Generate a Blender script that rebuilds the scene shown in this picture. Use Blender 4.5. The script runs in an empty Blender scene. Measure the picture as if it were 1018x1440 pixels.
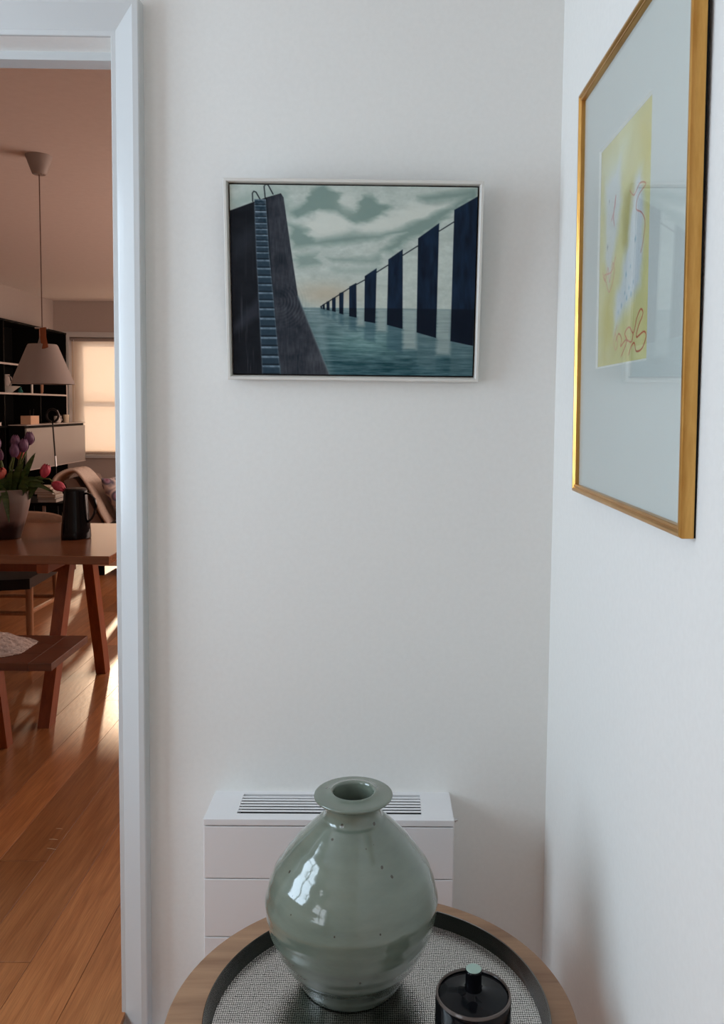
import bpy, bmesh, math, random
import numpy as np
from mathutils import Vector, Matrix, noise
random.seed(7); np.random.seed(7)
C = bpy.context.scene.collection
SC = bpy.context.scene

# ------------------------------------------------------------------ camera
cam = bpy.data.cameras.new('camera'); cam.sensor_fit = 'VERTICAL'; cam.sensor_height = 36
cam.lens = 1184.4 / 1440 * 36; cam.shift_x = -41 / 1440; cam.shift_y = -67.3 / 1440
cam.clip_start = .02; cam.clip_end = 200
co = bpy.data.objects.new('camera', cam); C.objects.link(co); SC.camera = co
def aim(pitch, roll, yaw, loc):
    fw = Vector((math.sin(yaw)*math.cos(pitch), math.cos(yaw)*math.cos(pitch), -math.sin(pitch)))
    r0 = Vector((math.cos(yaw), -math.sin(yaw), 0)); d0 = fw.cross(r0)
    xr = r0*math.cos(roll) - d0*math.sin(roll); yd = r0*math.sin(roll) + d0*math.cos(roll)
    m = Matrix((xr, -yd, -fw)).transposed().to_4x4(); m.translation = Vector(loc); return m
co.matrix_world = aim(.0677, .010718, .00988, (0, 0, 1.4))

# ------------------------------------------------------------------ light
SC.view_settings.view_transform = 'Standard'; SC.view_settings.look = 'None'
SC.view_settings.gamma = 1; SC.view_settings.use_curve_mapping = False
SC.view_settings.exposure = 0.0
SC.cycles.max_bounces = 10; SC.cycles.diffuse_bounces = 6; SC.cycles.glossy_bounces = 5
SC.cycles.transmission_bounces = 6; SC.cycles.transparent_max_bounces = 12
SC.cycles.caustics_reflective = False; SC.cycles.caustics_refractive = False
SC.cycles.sample_clamp_indirect = 6
w = bpy.data.worlds.new('world'); SC.world = w; w.use_nodes = True
bg = w.node_tree.nodes['Background']; bg.inputs[0].default_value = (.62, .78, 1, 1); bg.inputs[1].default_value = 1.0
def area(name, loc, to, sx, sy, power, col):
    l = bpy.data.lights.new(name, 'AREA'); l.shape = 'RECTANGLE'; l.size = sx; l.size_y = sy; l.energy = power; l.color = col
    o = bpy.data.objects.new(name, l); C.objects.link(o); o.location = loc
    d = Vector(to) - Vector(loc); o.rotation_euler = d.to_track_quat('-Z', 'Y').to_euler(); return o
# daylight entering through the hall window (left of the camera)
area('hall_window_daylight', (-2.14, 1.02, 1.55), (0, 1.02, 1.55), 1.15, 1.35, 45, (.69, .85, 1))
area('hall_rear_window_daylight', (-2.14, -1.05, 1.62), (0, -1.05, 1.62), 1.5, 1.5, 21, (.92, .96, 1))
# daylight behind the far roller blind, then unseen side fills added for the room
sun = bpy.data.lights.new('low_sun', 'SUN'); sun.energy = 5.4; sun.color = (1, .82, .68); sun.angle = math.radians(1.2)
so = bpy.data.objects.new('low_sun', sun); C.objects.link(so); so.rotation_euler = Vector((.30, -1, -.315)).to_track_quat('-Z', 'Y').to_euler()
area('far_window_skylight', (-2.7, 10.6, 1.6), (-2.7, 0, 1.5), 2.4, 1.9, 44, (1, .90, .86))
area('dining_side_fill', (.96, 5.4, 1.45), (-2, 5.3, 1.2), 2.2, 1.6, 66, (1, .74, .62))  # unseen warm fill added for the leg sides, floor and ambient light
area('dining_far_side_fill', (.96, 8.2, 1.45), (-2, 8.4, 1.9), 1.8, 1.6, 60, (1, .76, .64))  # second unseen fill, added to brighten the far ceiling and cabinet

# ------------------------------------------------------------------ materials
def mat(name, col, rough=.5, metal=0, spec=.5, coat=0, sub=None):
    m = bpy.data.materials.new(name); m.use_nodes = True
    b = m.node_tree.nodes['Principled BSDF']
    b.inputs['Base Color'].default_value = (*col, 1); b.inputs['Roughness'].default_value = rough
    b.inputs['Metallic'].default_value = metal; b.inputs['Specular IOR Level'].default_value = spec
    b.inputs['Coat Weight'].default_value = coat; b.inputs['Coat Roughness'].default_value = .05
    return m
def nd(m, typ, **kw):
    n = m.node_tree.nodes.new(typ)
    for k, v in kw.items():
        if k.startswith('_'): setattr(n, k[1:], v)
        else: n.inputs[k.replace('__', ' ')].default_value = v
    return n
def lk(m, a, ao, b, bi): m.node_tree.links.new(a.outputs[ao], b.inputs[bi])
def bsdf(m): return m.node_tree.nodes['Principled BSDF']
def coords(m, scale=(1, 1, 1), which='Object', rnd=False):
    t = nd(m, 'ShaderNodeTexCoord'); mp = nd(m, 'ShaderNodeMapping'); mp.inputs['Scale'].default_value = scale
    lk(m, t, which, mp, 'Vector')
    if rnd:
        oi = nd(m, 'ShaderNodeObjectInfo'); mu = nd(m, 'ShaderNodeMath', _operation='MULTIPLY'); mu.inputs[1].default_value = 37.0
        lk(m, oi, 'Random', mu, 0); cb = nd(m, 'ShaderNodeCombineXYZ'); lk(m, mu, 0, cb, 0); lk(m, mu, 0, cb, 1); lk(m, cb, 0, mp, 'Location')
    return mp
def bump(m, src, out, strength, dist):
    b = nd(m, 'ShaderNodeBump', Strength=strength, Distance=dist); lk(m, src, out, b, 'Height')
    lk(m, b, 'Normal', bsdf(m), 'Normal'); return b
def noisy(m, c1, c2, scale=(1, 1, 1), nscale=8, detail=5, lo=.35, hi=.65, bs=0, bd=.001, rnd=False, rough=None):
    mp = coords(m, scale, rnd=rnd); n = nd(m, 'ShaderNodeTexNoise', Scale=nscale, Detail=detail, Roughness=.6)
    lk(m, mp, 0, n, 'Vector'); r = nd(m, 'ShaderNodeValToRGB')
    r.color_ramp.elements[0].position = lo; r.color_ramp.elements[1].position = hi
    r.color_ramp.elements[0].color = (*c1, 1); r.color_ramp.elements[1].color = (*c2, 1)
    lk(m, n, 'Fac', r, 'Fac'); lk(m, r, 'Color', bsdf(m), 'Base Color')
    if bs: bump(m, n, 'Fac', bs, bd)
    return m, n, r
def wood(name, c1, c2, axis=0, rough=.4, rnd=True, vary=.0, coat=0, nscale=5, bs=.12):
    m = mat(name, c1, rough, coat=coat)
    sc = [14, 14, 14]; sc[axis] = .9
    m, n, r = noisy(m, c1, c2, tuple(sc), nscale, 7, .3, .7, bs, .0006, rnd)
    n.inputs['Distortion'].default_value = .5
    if vary:
        oi = nd(m, 'ShaderNodeObjectInfo'); mr = nd(m, 'ShaderNodeMapRange'); mr.inputs['To Min'].default_value = 1 - vary; mr.inputs['To Max'].default_value = 1 + vary
        lk(m, oi, 'Random', mr, 'Value'); mx = nd(m, 'ShaderNodeMix', _data_type='RGBA', _blend_type='MULTIPLY'); mx.inputs[0].default_value = 1
        lk(m, r, 'Color', mx, 6); lk(m, mr, 'Result', mx, 7); lk(m, mx, 2, bsdf(m), 'Base Color')
    return m
def srgb(r, g, b):
    f = lambda c: (c/255/12.92) if c/255 <= .04045 else ((c/255+.055)/1.055)**2.4
    return (f(r), f(g), f(b))
M = {}
M['wall'] = noisy(mat('white_wall_paint', (.74, .74, .72), .75, spec=.25), (.765, .755, .722), (.785, .775, .742), nscale=90, detail=4, bs=.10, bd=.0012)[0]
M['wall_dining'] = noisy(mat('dining_wall_paint', (.46, .40, .37), .85, spec=.2), (.45, .39, .36), (.47, .41, .375), nscale=60, detail=3, bs=.06, bd=.001)[0]
M['ceiling'] = noisy(mat('ceiling_paint', (.8, .74, .7), .9, spec=.1), (.78, .73, .70), (.81, .76, .73), nscale=25, bs=.04, bd=.001)[0]
M['gloss'] = mat('white_gloss_trim', (.56, .57, .565), .24)
mp = coords(M['gloss'], (160, 160, 3)); n_ = nd(M['gloss'], 'ShaderNodeTexNoise', Scale=1.0, Detail=3); lk(M['gloss'], mp, 0, n_, 'Vector'); bump(M['gloss'], n_, 'Fac', .18, .0008)
M['floor'] = wood('oiled_oak_plank', srgb(150, 92, 52), srgb(184, 124, 76), axis=1, rough=.34, vary=.30, nscale=3.5, bs=.16, coat=.5)
fm = M['floor']; bsdf(fm).inputs['Coat Roughness'].default_value = .22
fine = nd(fm, 'ShaderNodeTexNoise', Scale=1.0, Detail=4); mpf = coords(fm, (420, 9, 420), rnd=True); lk(fm, mpf, 0, fine, 'Vector')
fr_ = nd(fm, 'ShaderNodeMapRange'); fr_.inputs['From Min'].default_value = .35; fr_.inputs['From Max'].default_value = .6; fr_.inputs['To Min'].default_value = .78; fr_.inputs['To Max'].default_value = 1.04; lk(fm, fine, 'Fac', fr_, 'Value')
src = bsdf(fm).inputs['Base Color'].links[0].from_socket; mg = nd(fm, 'ShaderNodeMix', _data_type='RGBA', _blend_type='MULTIPLY'); mg.inputs[0].default_value = 1
fm.node_tree.links.new(src, mg.inputs[6]); lk(fm, fr_, 'Result', mg, 7); lk(fm, mg, 2, bsdf(fm), 'Base Color')
wav = nd(fm, 'ShaderNodeTexNoise', Scale=1.0, Detail=3); mpv = coords(fm, (70, 30, 70), rnd=True); lk(fm, mpv, 0, wav, 'Vector'); b0 = bsdf(fm).inputs['Normal'].links[0].from_node
b1 = nd(fm, 'ShaderNodeBump', Strength=.25, Distance=.0008); lk(fm, wav, 'Fac', b1, 'Height'); lk(fm, b0, 'Normal', b1, 'Normal'); lk(fm, b1, 'Normal', bsdf(fm), 'Normal'); lk(fm, b1, 'Normal', bsdf(fm), 'Coat Normal')
M['slab'] = mat('dark_floor_slab', (.05, .03, .02), .8)
M['white_metal'] = mat('white_radiator_enamel', (.76, .75, .75), .35)
M['dark'] = mat('painted_slot_shade', (.01, .01, .01), .7)
M['steel'] = mat('brushed_steel', (.6, .6, .6), .3, 1)
M['oak'] = wood('side_table_oak', srgb(140, 104, 78), srgb(176, 138, 106), axis=0, rough=.45, nscale=3)
M['table_wood'] = wood('dining_table_wood', srgb(116, 70, 44), srgb(146, 94, 62), axis=0, rough=.22, nscale=3, coat=.35, bs=.05)
bsdf(M['table_wood']).inputs['Coat Roughness'].default_value = .16
M['leg_wood'] = wood('reddish_leg_wood', srgb(122, 56, 22), srgb(150, 76, 34), axis=2, rough=.4, nscale=3)
M['bench_wood'] = wood('bench_wood', srgb(82, 44, 28), srgb(106, 60, 38), axis=0, rough=.38, nscale=3)
M['chair_wood'] = wood('light_chair_wood', srgb(150, 104, 72), srgb(176, 128, 92), axis=2, rough=.4, nscale=3)
M['pale_wood'] = wood('pale_ash_wood', srgb(190, 160, 138), srgb(214, 186, 164), axis=0, rough=.35, nscale=3)
M['leather'] = mat('black_leather', (.010, .009, .009), .42, spec=.3)
M['black'] = mat('black_shelf_lacquer', (.006, .006, .006), .6, spec=.08)
M['edge'] = mat('pale_shelf_edge', (.5, .44, .41), .5)
M['cab'] = mat('taupe_cabinet_lacquer', (.34, .315, .30), .4)
M['blackgloss'] = mat('black_gloss_glaze', (.004, .004, .005), .08, spec=.16)
M['silver'] = mat('silver_painted_frame', srgb(214, 211, 204), .42, .1)
M['gold'] = noisy(mat('gilded_frame', srgb(190, 140, 70), .28, .9), srgb(186, 134, 66), srgb(214, 164, 92), (30, 4, 4), 3, 5, .3, .7, .05, .0004)[0]
M['shade'] = mat('lampshade_white', (.33, .28, .255), .6)
M['cord'] = mat('brown_cord', (.16, .10, .08), .7)
M['tan'] = mat('tan_leather_strap', srgb(138, 74, 34), .5)
M['paper'] = mat('book_paper', (.72, .68, .63), .7)
M['sheep'] = noisy(mat('sheepskin_wool', (.5, .42, .38), .95, spec=.1), (.36, .29, .26), (.62, .53, .49), nscale=60, detail=4, bs=1, bd=.006)[0]
M['throw'] = noisy(mat('cream_wool_throw', (.62, .52, .44), .9, spec=.1), (.56, .46, .39), (.66, .56, .48), nscale=120, bs=.5, bd=.002)[0]
M['upholstery'] = mat('dark_upholstery', (.03, .022, .02), .85)
M['upholstery_tan'] = mat('taupe_upholstery', (.20, .15, .125), .85)

# ------------------------------------------------------------------ mesh helpers
ORI = {}
class MB:
    def __init__(s): s.v = []; s.f = []; s.hard = False
    def add(s, vs, fs):
        b = len(s.v); s.v += [tuple(v) for v in vs]; s.f += [tuple(i + b for i in f) for f in fs]; return s
    def box(s, x0, x1, y0, y1, z0, z1, c=0):
        if c <= 0:
            vs = [(x, y, z) for x in (x0, x1) for y in (y0, y1) for z in (z0, z1)]
            return s.add(vs, [(0, 1, 3, 2), (4, 6, 7, 5), (0, 4, 5, 1), (2, 3, 7, 6), (0, 2, 6, 4), (1, 5, 7, 3)])
        bm = bmesh.new(); bmesh.ops.create_cube(bm, size=1); s.hard = True
        for v in bm.verts: v.co = Vector((x0 + (v.co.x+.5)*(x1-x0), y0 + (v.co.y+.5)*(y1-y0), z0 + (v.co.z+.5)*(z1-z0)))
        bmesh.ops.bevel(bm, geom=list(bm.edges), offset=c, segments=2, affect='EDGES', profile=.5)
        return s.bm(bm)
    def bm(s, bm):
        bm.verts.index_update(); s.add([v.co for v in bm.verts], [[v.index for v in f.verts] for f in bm.faces]); bm.free(); return s
    def prism(s, poly, a0, a1, axis):
        """poly of 2-D points extruded along axis ('x','y','z') from a0 to a1"""
        def P(p, a): return {'x': (a, p[0], p[1]), 'y': (p[0], a, p[1]), 'z': (p[0], p[1], a)}[axis]
        n = len(poly); vs = [P(p, a0) for p in poly] + [P(p, a1) for p in poly]
        fs = [tuple(range(n)), tuple(range(2*n-1, n-1, -1))] + [(i, i+n, (i+1) % n + n, (i+1) % n) for i in range(n)]
        return s.add(vs, fs)
    def lathe(s, prof, c=(0, 0, 0), seg=48, shear=None, axis=None):
        vs = []; n = len(prof)
        for r, z in prof:
            ox, oy = shear(z) if shear else (0, 0)
            for k in range(seg):
                a = 2*math.pi*k/seg; vs.append((c[0]+ox+r*math.cos(a), c[1]+oy+r*math.sin(a), c[2]+z))
        fs = [(i*seg+k, i*seg+(k+1) % seg, (i+1)*seg+(k+1) % seg, (i+1)*seg+k) for i in range(n-1) for k in range(seg)]
        return s.add(vs, fs)
    def tube(s, pts, rad, seg=10, flat=None):
        pts = [Vector(p) for p in pts]; n = len(pts)
        rs = rad if isinstance(rad, (list, tuple)) else [rad]*n
        t = (pts[1]-pts[0]).normalized(); up = Vector((0, 0, 1)) if abs(t.z) < .9 else Vector((1, 0, 0))
        nrm = (up - t*up.dot(t)).normalized(); vs = []
        for i, p in enumerate(pts):
            t = (pts[min(i+1, n-1)] - pts[max(i-1, 0)]).normalized(); nrm = (nrm - t*nrm.dot(t)).normalized(); b = t.cross(nrm)
            for k in range(seg):
                a = 2*math.pi*k/seg; u, v_ = math.cos(a)*rs[i], math.sin(a)*rs[i]
                if flat: u *= flat[0]; v_ *= flat[1]
                vs.append(p + nrm*u + b*v_)
        fs = [(i*seg+k, i*seg+(k+1) % seg, (i+1)*seg+(k+1) % seg, (i+1)*seg+k) for i in range(n-1) for k in range(seg)]
        fs += [tuple(range(seg-1, -1, -1)), tuple((n-1)*seg+k for k in range(seg))]
        return s.add(vs, fs)
    def bar(s, a, b, wx, wy, c=0):
        """square bar from a to b; section wx by wy, level cut at both ends"""
        a, b = Vector(a), Vector(b)
        vs = [p + Vector((sx*wx/2, sy*wy/2, 0)) for p in (a, b) for sx, sy in ((-1, -1), (1, -1), (1, 1), (-1, 1))]
        return s.add(vs, [(0, 1, 2, 3), (7, 6, 5, 4), (0, 4, 5, 1), (1, 5, 6, 2), (2, 6, 7, 3), (3, 7, 4, 0)])
def smooth_angle(me, ang=.6):
    bm = bmesh.new(); bm.from_mesh(me); bmesh.ops.recalc_face_normals(bm, faces=bm.faces)
    for f in bm.faces: f.smooth = True
    for e in bm.edges: e.smooth = not (len(e.link_faces) == 2 and e.calc_face_angle(0) > ang)
    bm.to_mesh(me); bm.free()
def obj(name, mb, m, parent=None, loc=None, ang=.42, label=None):
    org = ORI[parent.name] if parent else Vector(loc or (0, 0, 0))
    me = bpy.data.meshes.new(name); me.from_pydata([Vector(v) - org for v in mb.v], [], mb.f); me.update()
    smooth_angle(me, .3 if mb.hard else ang)
    me.materials.append(m); o = bpy.data.objects.new(name, me); C.objects.link(o)
    if parent: o.parent = parent
    else: o.location = org
    ORI[o.name] = org
    if label: o['label'] = label
    return o
def thing(name, label, cat, loc, group=None):
    o = bpy.data.objects.new(name, None); o.empty_display_size = .05; C.objects.link(o); o.location = loc; ORI[o.name] = Vector(loc)
    return tag(o, label, cat, group)
def tag(o, label, cat, group=None):
    o['label'] = label; o['category'] = cat
    if group: o['group'] = group
    return o
def struct(name, mb, m, ang=.4):
    o = obj(name, mb, m, ang=ang); o['kind'] = 'structure'; return o

# ------------------------------------------------------------------ room shell
HF = -.09; YB = 1.867; YR = 1.99; XR = .380; ZC = 2.6; XL = -2.0; YH = -2.4
DX0, DX1, DY = -3.88, 1.0, 10.0
OL, OR, OZ = -1.60, -.590, 2.183           # door opening
b = MB().box(OR, DX1, YB, YR, HF, ZC).box(DX0, OL, YB, YR, HF, ZC).box(OL, OR, YB, YR, OZ, ZC)
struct('wall_back', b, M['wall'])
struct('wall_right', MB().box(XR, XR+.12, YH, YB, HF, ZC), M['wall'])
struct('wall_left', MB().box(XL-.12, XL, YH, -1.85, 0, ZC).box(XL-.12, XL, -.25, .42, 0, ZC).box(XL-.12, XL, 1.62, YB, 0, ZC).box(XL-.12, XL, -1.85, -.25, 0, .9).box(XL-.12, XL, -1.85, -.25, 2.3, ZC).box(XL-.12, XL, .42, 1.62, 0, .9).box(XL-.12, XL, .42, 1.62, 2.28, ZC), M['wall'])
struct('wall_rear', MB().box(XL-.12, XR+.12, YH-.12, YH, 0, ZC), M['wall'])
wf = MB()                                   # far dining wall with its window opening
WX0, WX1, WZ0, WZ1 = -3.70, -1.72, .80, 2.18
wf.box(DX0, WX0, DY, DY+.17, 0, ZC).box(WX0, WX1, DY, DY+.17, 0, WZ0).box(WX0, WX1, DY, DY+.17, WZ1, ZC)
wf.box(WX1, DX1, DY, DY+.17, 0, ZC)
struct('wall_dining_far', wf, M['wall_dining'])
struct('wall_dining_left', MB().box(DX0-.12, DX0, YR, DY+.14, 0, ZC), M['wall_dining'])
struct('wall_dining_right', MB().box(DX1, DX1+.12, YB, DY+.14, 0, ZC), M['wall_dining'])
struct('ceiling', MB().box(DX0-.12, DX1+.12, YH-.12, DY+.14, ZC, ZC+.1), M['ceiling'])
fl = struct('floor', MB().box(DX0-.12, OR-.001, 1.76, YR, -.16, -.0152).box(DX0-.12, DX1+.12, YR, DY+.17, -.16, -.0152).box(DX0-.12, DX1+.12, YH-.12, 1.76, -.16, HF), M['floor'])
# oak planks, each its own part of the floor
PW = .1455; x_first = -.7265 - 22*PW
meshes = {}
def plank_mesh(L):
    L = round(L, 2)
    if L not in meshes:
        g = .0007; c = .0002; h = .0145; a = PW/2 - g; l = L/2 - g
        vs = []
        for z, d in ((-.0148, 0), (-c, 0), (0, c)):
            vs += [(-a+d, -l+d, z), (a-d, -l+d, z), (a-d, l-d, z), (-a+d, l-d, z)]
        fs = [(8, 9, 10, 11), (3, 2, 1, 0)]
        for k in (0, 4): fs += [(k+i, k+(i+1) % 4, k+4+(i+1) % 4, k+4+i) for i in range(4)]
        me = bpy.data.meshes.new('plank'); me.from_pydata(vs, [], fs); me.update(); me.materials.append(M['floor']); meshes[L] = me
    return meshes[L]
rows = []
i = 0; x = x_first
while x < .95:
    rows.append(x); x += PW
known = {round(-.7265-3*PW, 3): 2.504, round(-.7265-2*PW, 3): 2.033, round(-.7265-PW, 3): 3.62, round(-.7265, 3): 4.2}
rnd = random.Random(3)
for x0 in rows:
    xc = x0 + PW/2
    k = [v for kx, v in known.items() if abs(kx - x0) < .01]
    y = k[0] - 4*1.9 if k else YH - rnd.random()*1.8
    while y < DY:
        L = 1.9 if k else rnd.choice((1.5, 1.9, 2.3))
        y1 = min(y+L, DY); ys = max(y, 1.76 if xc < -.6 else YR)
        if y1 > ys + .05:
            o = bpy.data.objects.new('plank', plank_mesh(y1-ys)); C.objects.link(o); o.parent = fl; o.location = (xc, (ys+y1)/2, 0)
        y += L
# door casing (mitred) and rebated head lining
def casing(name, prof, yface):
    path = [(OL, HF), (OL, OZ), (OR, OZ), (OR, HF)]
    out = [(-1, 0), (-1, 1), (1, 1), (1, 0)]
    mb = MB(); n = len(prof)
    vs = [(p[0]+o[0]*d, yface-h, p[1]+o[1]*d) for p, o in zip(path, out) for d, h in prof]
    fs = [(i*n+k, i*n+(k+1) % n, (i+1)*n+(k+1) % n, (i+1)*n+k) for i in range(3) for k in range(n)]
    fs += [tuple(range(n)), tuple(range(3*n, 4*n))[::-1]]
    mb.add(vs, fs); return struct(name, mb, M['gloss'], ang=.25)
prof = [(0, 0), (0, .006), (.0015, .0075), (.0105, .008), (.012, .0095), (.0145, .0105), (.0525, .036), (.0545, .0375), (.066, .0375), (.068, .0355), (.068, 0), (.03, 0)]
casing('trim_1', prof, YB)
struct('trim_2', MB().box(OL-.01, OR+.0, 1.944, YR+.004, 2.165, OZ+.001).box(OL, OL+.018, 1.944, YR, 0, 2.165), M['gloss'])
struct('trim_3', MB().box(OL-.06, OL, YR, YR+.02, 0, OZ+.06).box(OR, OR+.06, YR, YR+.02, 0, OZ+.06).box(OL, OR, YR, YR+.02, OZ+.0, OZ+.06), M['gloss'])
struct('baseboard_dining_far', MB().box(DX0, DX1, DY-.014, DY, 0, .09, .002), M['gloss'])
# hall window (beside the camera, seen only as reflections)
for wn, y0_, y1_ in (('window_1', -1.85, -.25), ('window_3', .42, 1.62)):
    win = struct(wn, MB().box(XL-.10, XL-.04, y0_, y0_+.06, .9, 2.3).box(XL-.10, XL-.04, y1_-.06, y1_, .9, 2.3).box(XL-.10, XL-.04, y0_+.06, y1_-.06, .9, .96).box(XL-.10, XL-.04, y0_+.06, y1_-.06, 2.24, 2.3), M['gloss'])
    obj('mullion', MB().box(XL-.10, XL-.04, (y0_+y1_)/2-.03, (y0_+y1_)/2+.03, .96, 2.24), M['gloss'], win)
    obj('glazing_bar', MB().box(XL-.09, XL-.05, y0_+.06, y1_-.06, 1.80, 1.83), M['gloss'], win)

# far window with its roller blind
w2 = struct('window_2', MB().box(WX0, WX0+.12, DY+.10, DY+.15, WZ0, WZ1).box(WX1-.07, WX1, DY+.10, DY+.15, WZ0, WZ1).box(WX0, WX1, DY+.10, DY+.15, WZ1-.07, WZ1).box(WX0, WX1, DY+.10, DY+.15, WZ0, WZ0+.06), M['gloss'])
obj('transom', MB().box(WX0+.07, WX1-.07, DY+.09, DY+.15, 1.405, 1.445), M['gloss'], w2)
obj('mullion', MB().box(-2.74, -2.67, DY+.09, DY+.15, WZ0+.06, WZ1-.07), M['gloss'], w2)
glassm = bpy.data.materials.new('window_glass'); glassm.use_nodes = True
def thin_glass(m, gain=1.0):
    nt = m.node_tree; nt.nodes.clear(); out = nd(m, 'ShaderNodeOutputMaterial'); mix = nd(m, 'ShaderNodeMixShader')
    tr = nd(m, 'ShaderNodeBsdfTransparent'); gl = nd(m, 'ShaderNodeBsdfGlossy', Roughness=0.0)
    tr.inputs[0].default_value = (.97, .985, .98, 1)
    ge = nd(m, 'ShaderNodeNewGeometry'); dp = nd(m, 'ShaderNodeVectorMath', _operation='DOT_PRODUCT'); lk(m, ge, 'Normal', dp, 0); lk(m, ge, 'Incoming', dp, 1)
    ab = nd(m, 'ShaderNodeMath', _operation='ABSOLUTE'); lk(m, dp, 'Value', ab, 0)
    om = nd(m, 'ShaderNodeMath', _operation='SUBTRACT'); om.inputs[0].default_value = 1; lk(m, ab, 0, om, 1)
    pw = nd(m, 'ShaderNodeMath', _operation='POWER'); lk(m, om, 0, pw, 0); pw.inputs[1].default_value = 5
    ma = nd(m, 'ShaderNodeMath', _operation='MULTIPLY_ADD'); lk(m, pw, 0, ma, 0); ma.inputs[1].default_value = .96*gain; ma.inputs[2].default_value = .04*gain
    lk(m, ma, 0, mix, 0); lk(m, tr, 0, mix, 1); lk(m, gl, 0, mix, 2); lk(m, mix, 0, out, 0)
thin_glass(glassm)
obj('pane', MB().box(WX0+.07, WX1-.07, DY+.125, DY+.13, WZ0+.06, 1.405), glassm, w2)
obj('pane', MB().box(WX0+.07, WX1-.07, DY+.125, DY+.13, 1.445, WZ1-.07), glassm, w2)
obj('window_sill', MB().box(WX0-.03, WX1+.03, DY-.05, DY+.06, WZ0-.04, WZ0, .004), M['gloss'], w2)
obj('window_casing', MB().box(WX0-.07, WX0, DY-.015, DY, WZ0-.04, WZ1+.06).box(WX0, WX1, DY-.015, DY, WZ1, WZ1+.06).box(WX1, WX1+.07, DY-.015, DY, WZ0-.04, WZ1), M['gloss'], w2)
blindm = bpy.data.materials.new('translucent_blind_cloth'); blindm.use_nodes = True
nt = blindm.node_tree; nt.nodes.clear(); out = nd(blindm, 'ShaderNodeOutputMaterial'); mix = nd(blindm, 'ShaderNodeMixShader'); mix.inputs[0].default_value = .37
df = nd(blindm, 'ShaderNodeBsdfDiffuse', Color=(.82, .70, .58, 1)); tl = nd(blindm, 'ShaderNodeBsdfTranslucent', Color=(.95, .80, .62, 1))
mpb = coords(blindm, (260, 260, 260)); wv = nd(blindm, 'ShaderNodeTexNoise', Scale=.6, Detail=2); lk(blindm, mpb, 0, wv, 'Vector')
rb = nd(blindm, 'ShaderNodeValToRGB'); rb.color_ramp.elements[0].color = (.90, .74, .60, 1); rb.color_ramp.elements[1].color = (1, .87, .74, 1); lk(blindm, wv, 'Fac', rb, 'Fac'); lk(blindm, rb, 'Color', tl, 'Color')
lk(blindm, df, 0, mix, 1); lk(blindm, tl, 0, mix, 2); tpb = nd(blindm, 'ShaderNodeBsdfTransparent', Color=(1, .93, .84, 1)); mx2 = nd(blindm, 'ShaderNodeMixShader'); mx2.inputs[0].default_value = .23; lk(blindm, mix, 0, mx2, 1); lk(blindm, tpb, 0, mx2, 2); lk(blindm, mx2, 0, out, 0)
rbld = thing('roller_blind', 'cream roller blind drawn down and glowing in the far window', 'blind', (-3.39, DY+.03, WZ0))
obj('blind_cloth', MB().box(WX0+.015, WX1-.015, DY+.034, DY+.036, WZ0+.02, WZ1-.03), blindm, rbld)
obj('bottom_rail', MB().box(WX0+.015, WX1-.015, DY+.026, DY+.042, WZ0+.0, WZ0+.03, .004), M['throw'], rbld)
obj('roller_tube', MB().tube([(WX0+.01, DY+.035, WZ1-.024), (WX1-.01, DY+.035, WZ1-.024)], .022, 16), M['shade'], rbld)
obj('bead_chain', MB().tube([(WX0+.05, DY+.012, WZ1-.03), (WX0+.05, DY+.012, WZ0+.3)], .003, 6), M['paper'], rbld)

# ------------------------------------------------------------------ colour-field pictures (paint on canvas / paper)
def seg_d(px, py, a, b):
    ax, ay = a; bx, by = b; dx, dy = bx-ax, by-ay
    t = np.clip(((px-ax)*dx+(py-ay)*dy)/(dx*dx+dy*dy+1e-9), 0, 1); return np.hypot(px-ax-t*dx, py-ay-t*dy)
def line_d(px, py, pts): return np.min([seg_d(px, py, pts[i], pts[i+1]) for i in range(len(pts)-1)], axis=0)
def poly_sd(px, py, pts):
    ins = np.zeros(px.shape, bool); n = len(pts)
    for i in range(n):
        (x1, y1), (x2, y2) = pts[i], pts[(i+1) % n]
        c = ((y1 > py) != (y2 > py)); xi = (x2-x1)*(py-y1)/((y2-y1) if y2 != y1 else 1e-9)+x1; ins ^= c & (px < xi)
    d = line_d(px, py, list(pts)+[pts[0]]); return np.where(ins, -d, d)
def vnoise(px, py, sx, sy, seed, octv=3):
    r = np.random.RandomState(seed); tot = 0; amp = 1; norm = 0
    for o in range(octv):
        g = r.rand(64, 64); fx, fy = px/sx*2**o, py/sy*2**o; ix, iy = np.floor(fx).astype(int), np.floor(fy).astype(int); u, v = fx-ix, fy-iy
        u = u*u*(3-2*u); v = v*v*(3-2*v); G = lambda a, b_: g[b_ % 64, a % 64]
        tot = tot + amp*((G(ix, iy)*(1-u)+G(ix+1, iy)*u)*(1-v)+(G(ix, iy+1)*(1-u)+G(ix+1, iy+1)*u)*v); norm += amp; amp *= .55
    return tot/norm
def over(img, a, col): a = np.clip(a, 0, 1)[..., None]; return img*(1-a)+np.array(col, float)*a
def soft(sd, wd=1.2): return np.clip(.5-sd/wd, 0, 1)
def lin(img):
    c = np.clip(img, 0, 255)/255; return np.where(c <= .04045, c/12.92, ((c+.055)/1.055)**2.4)
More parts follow.
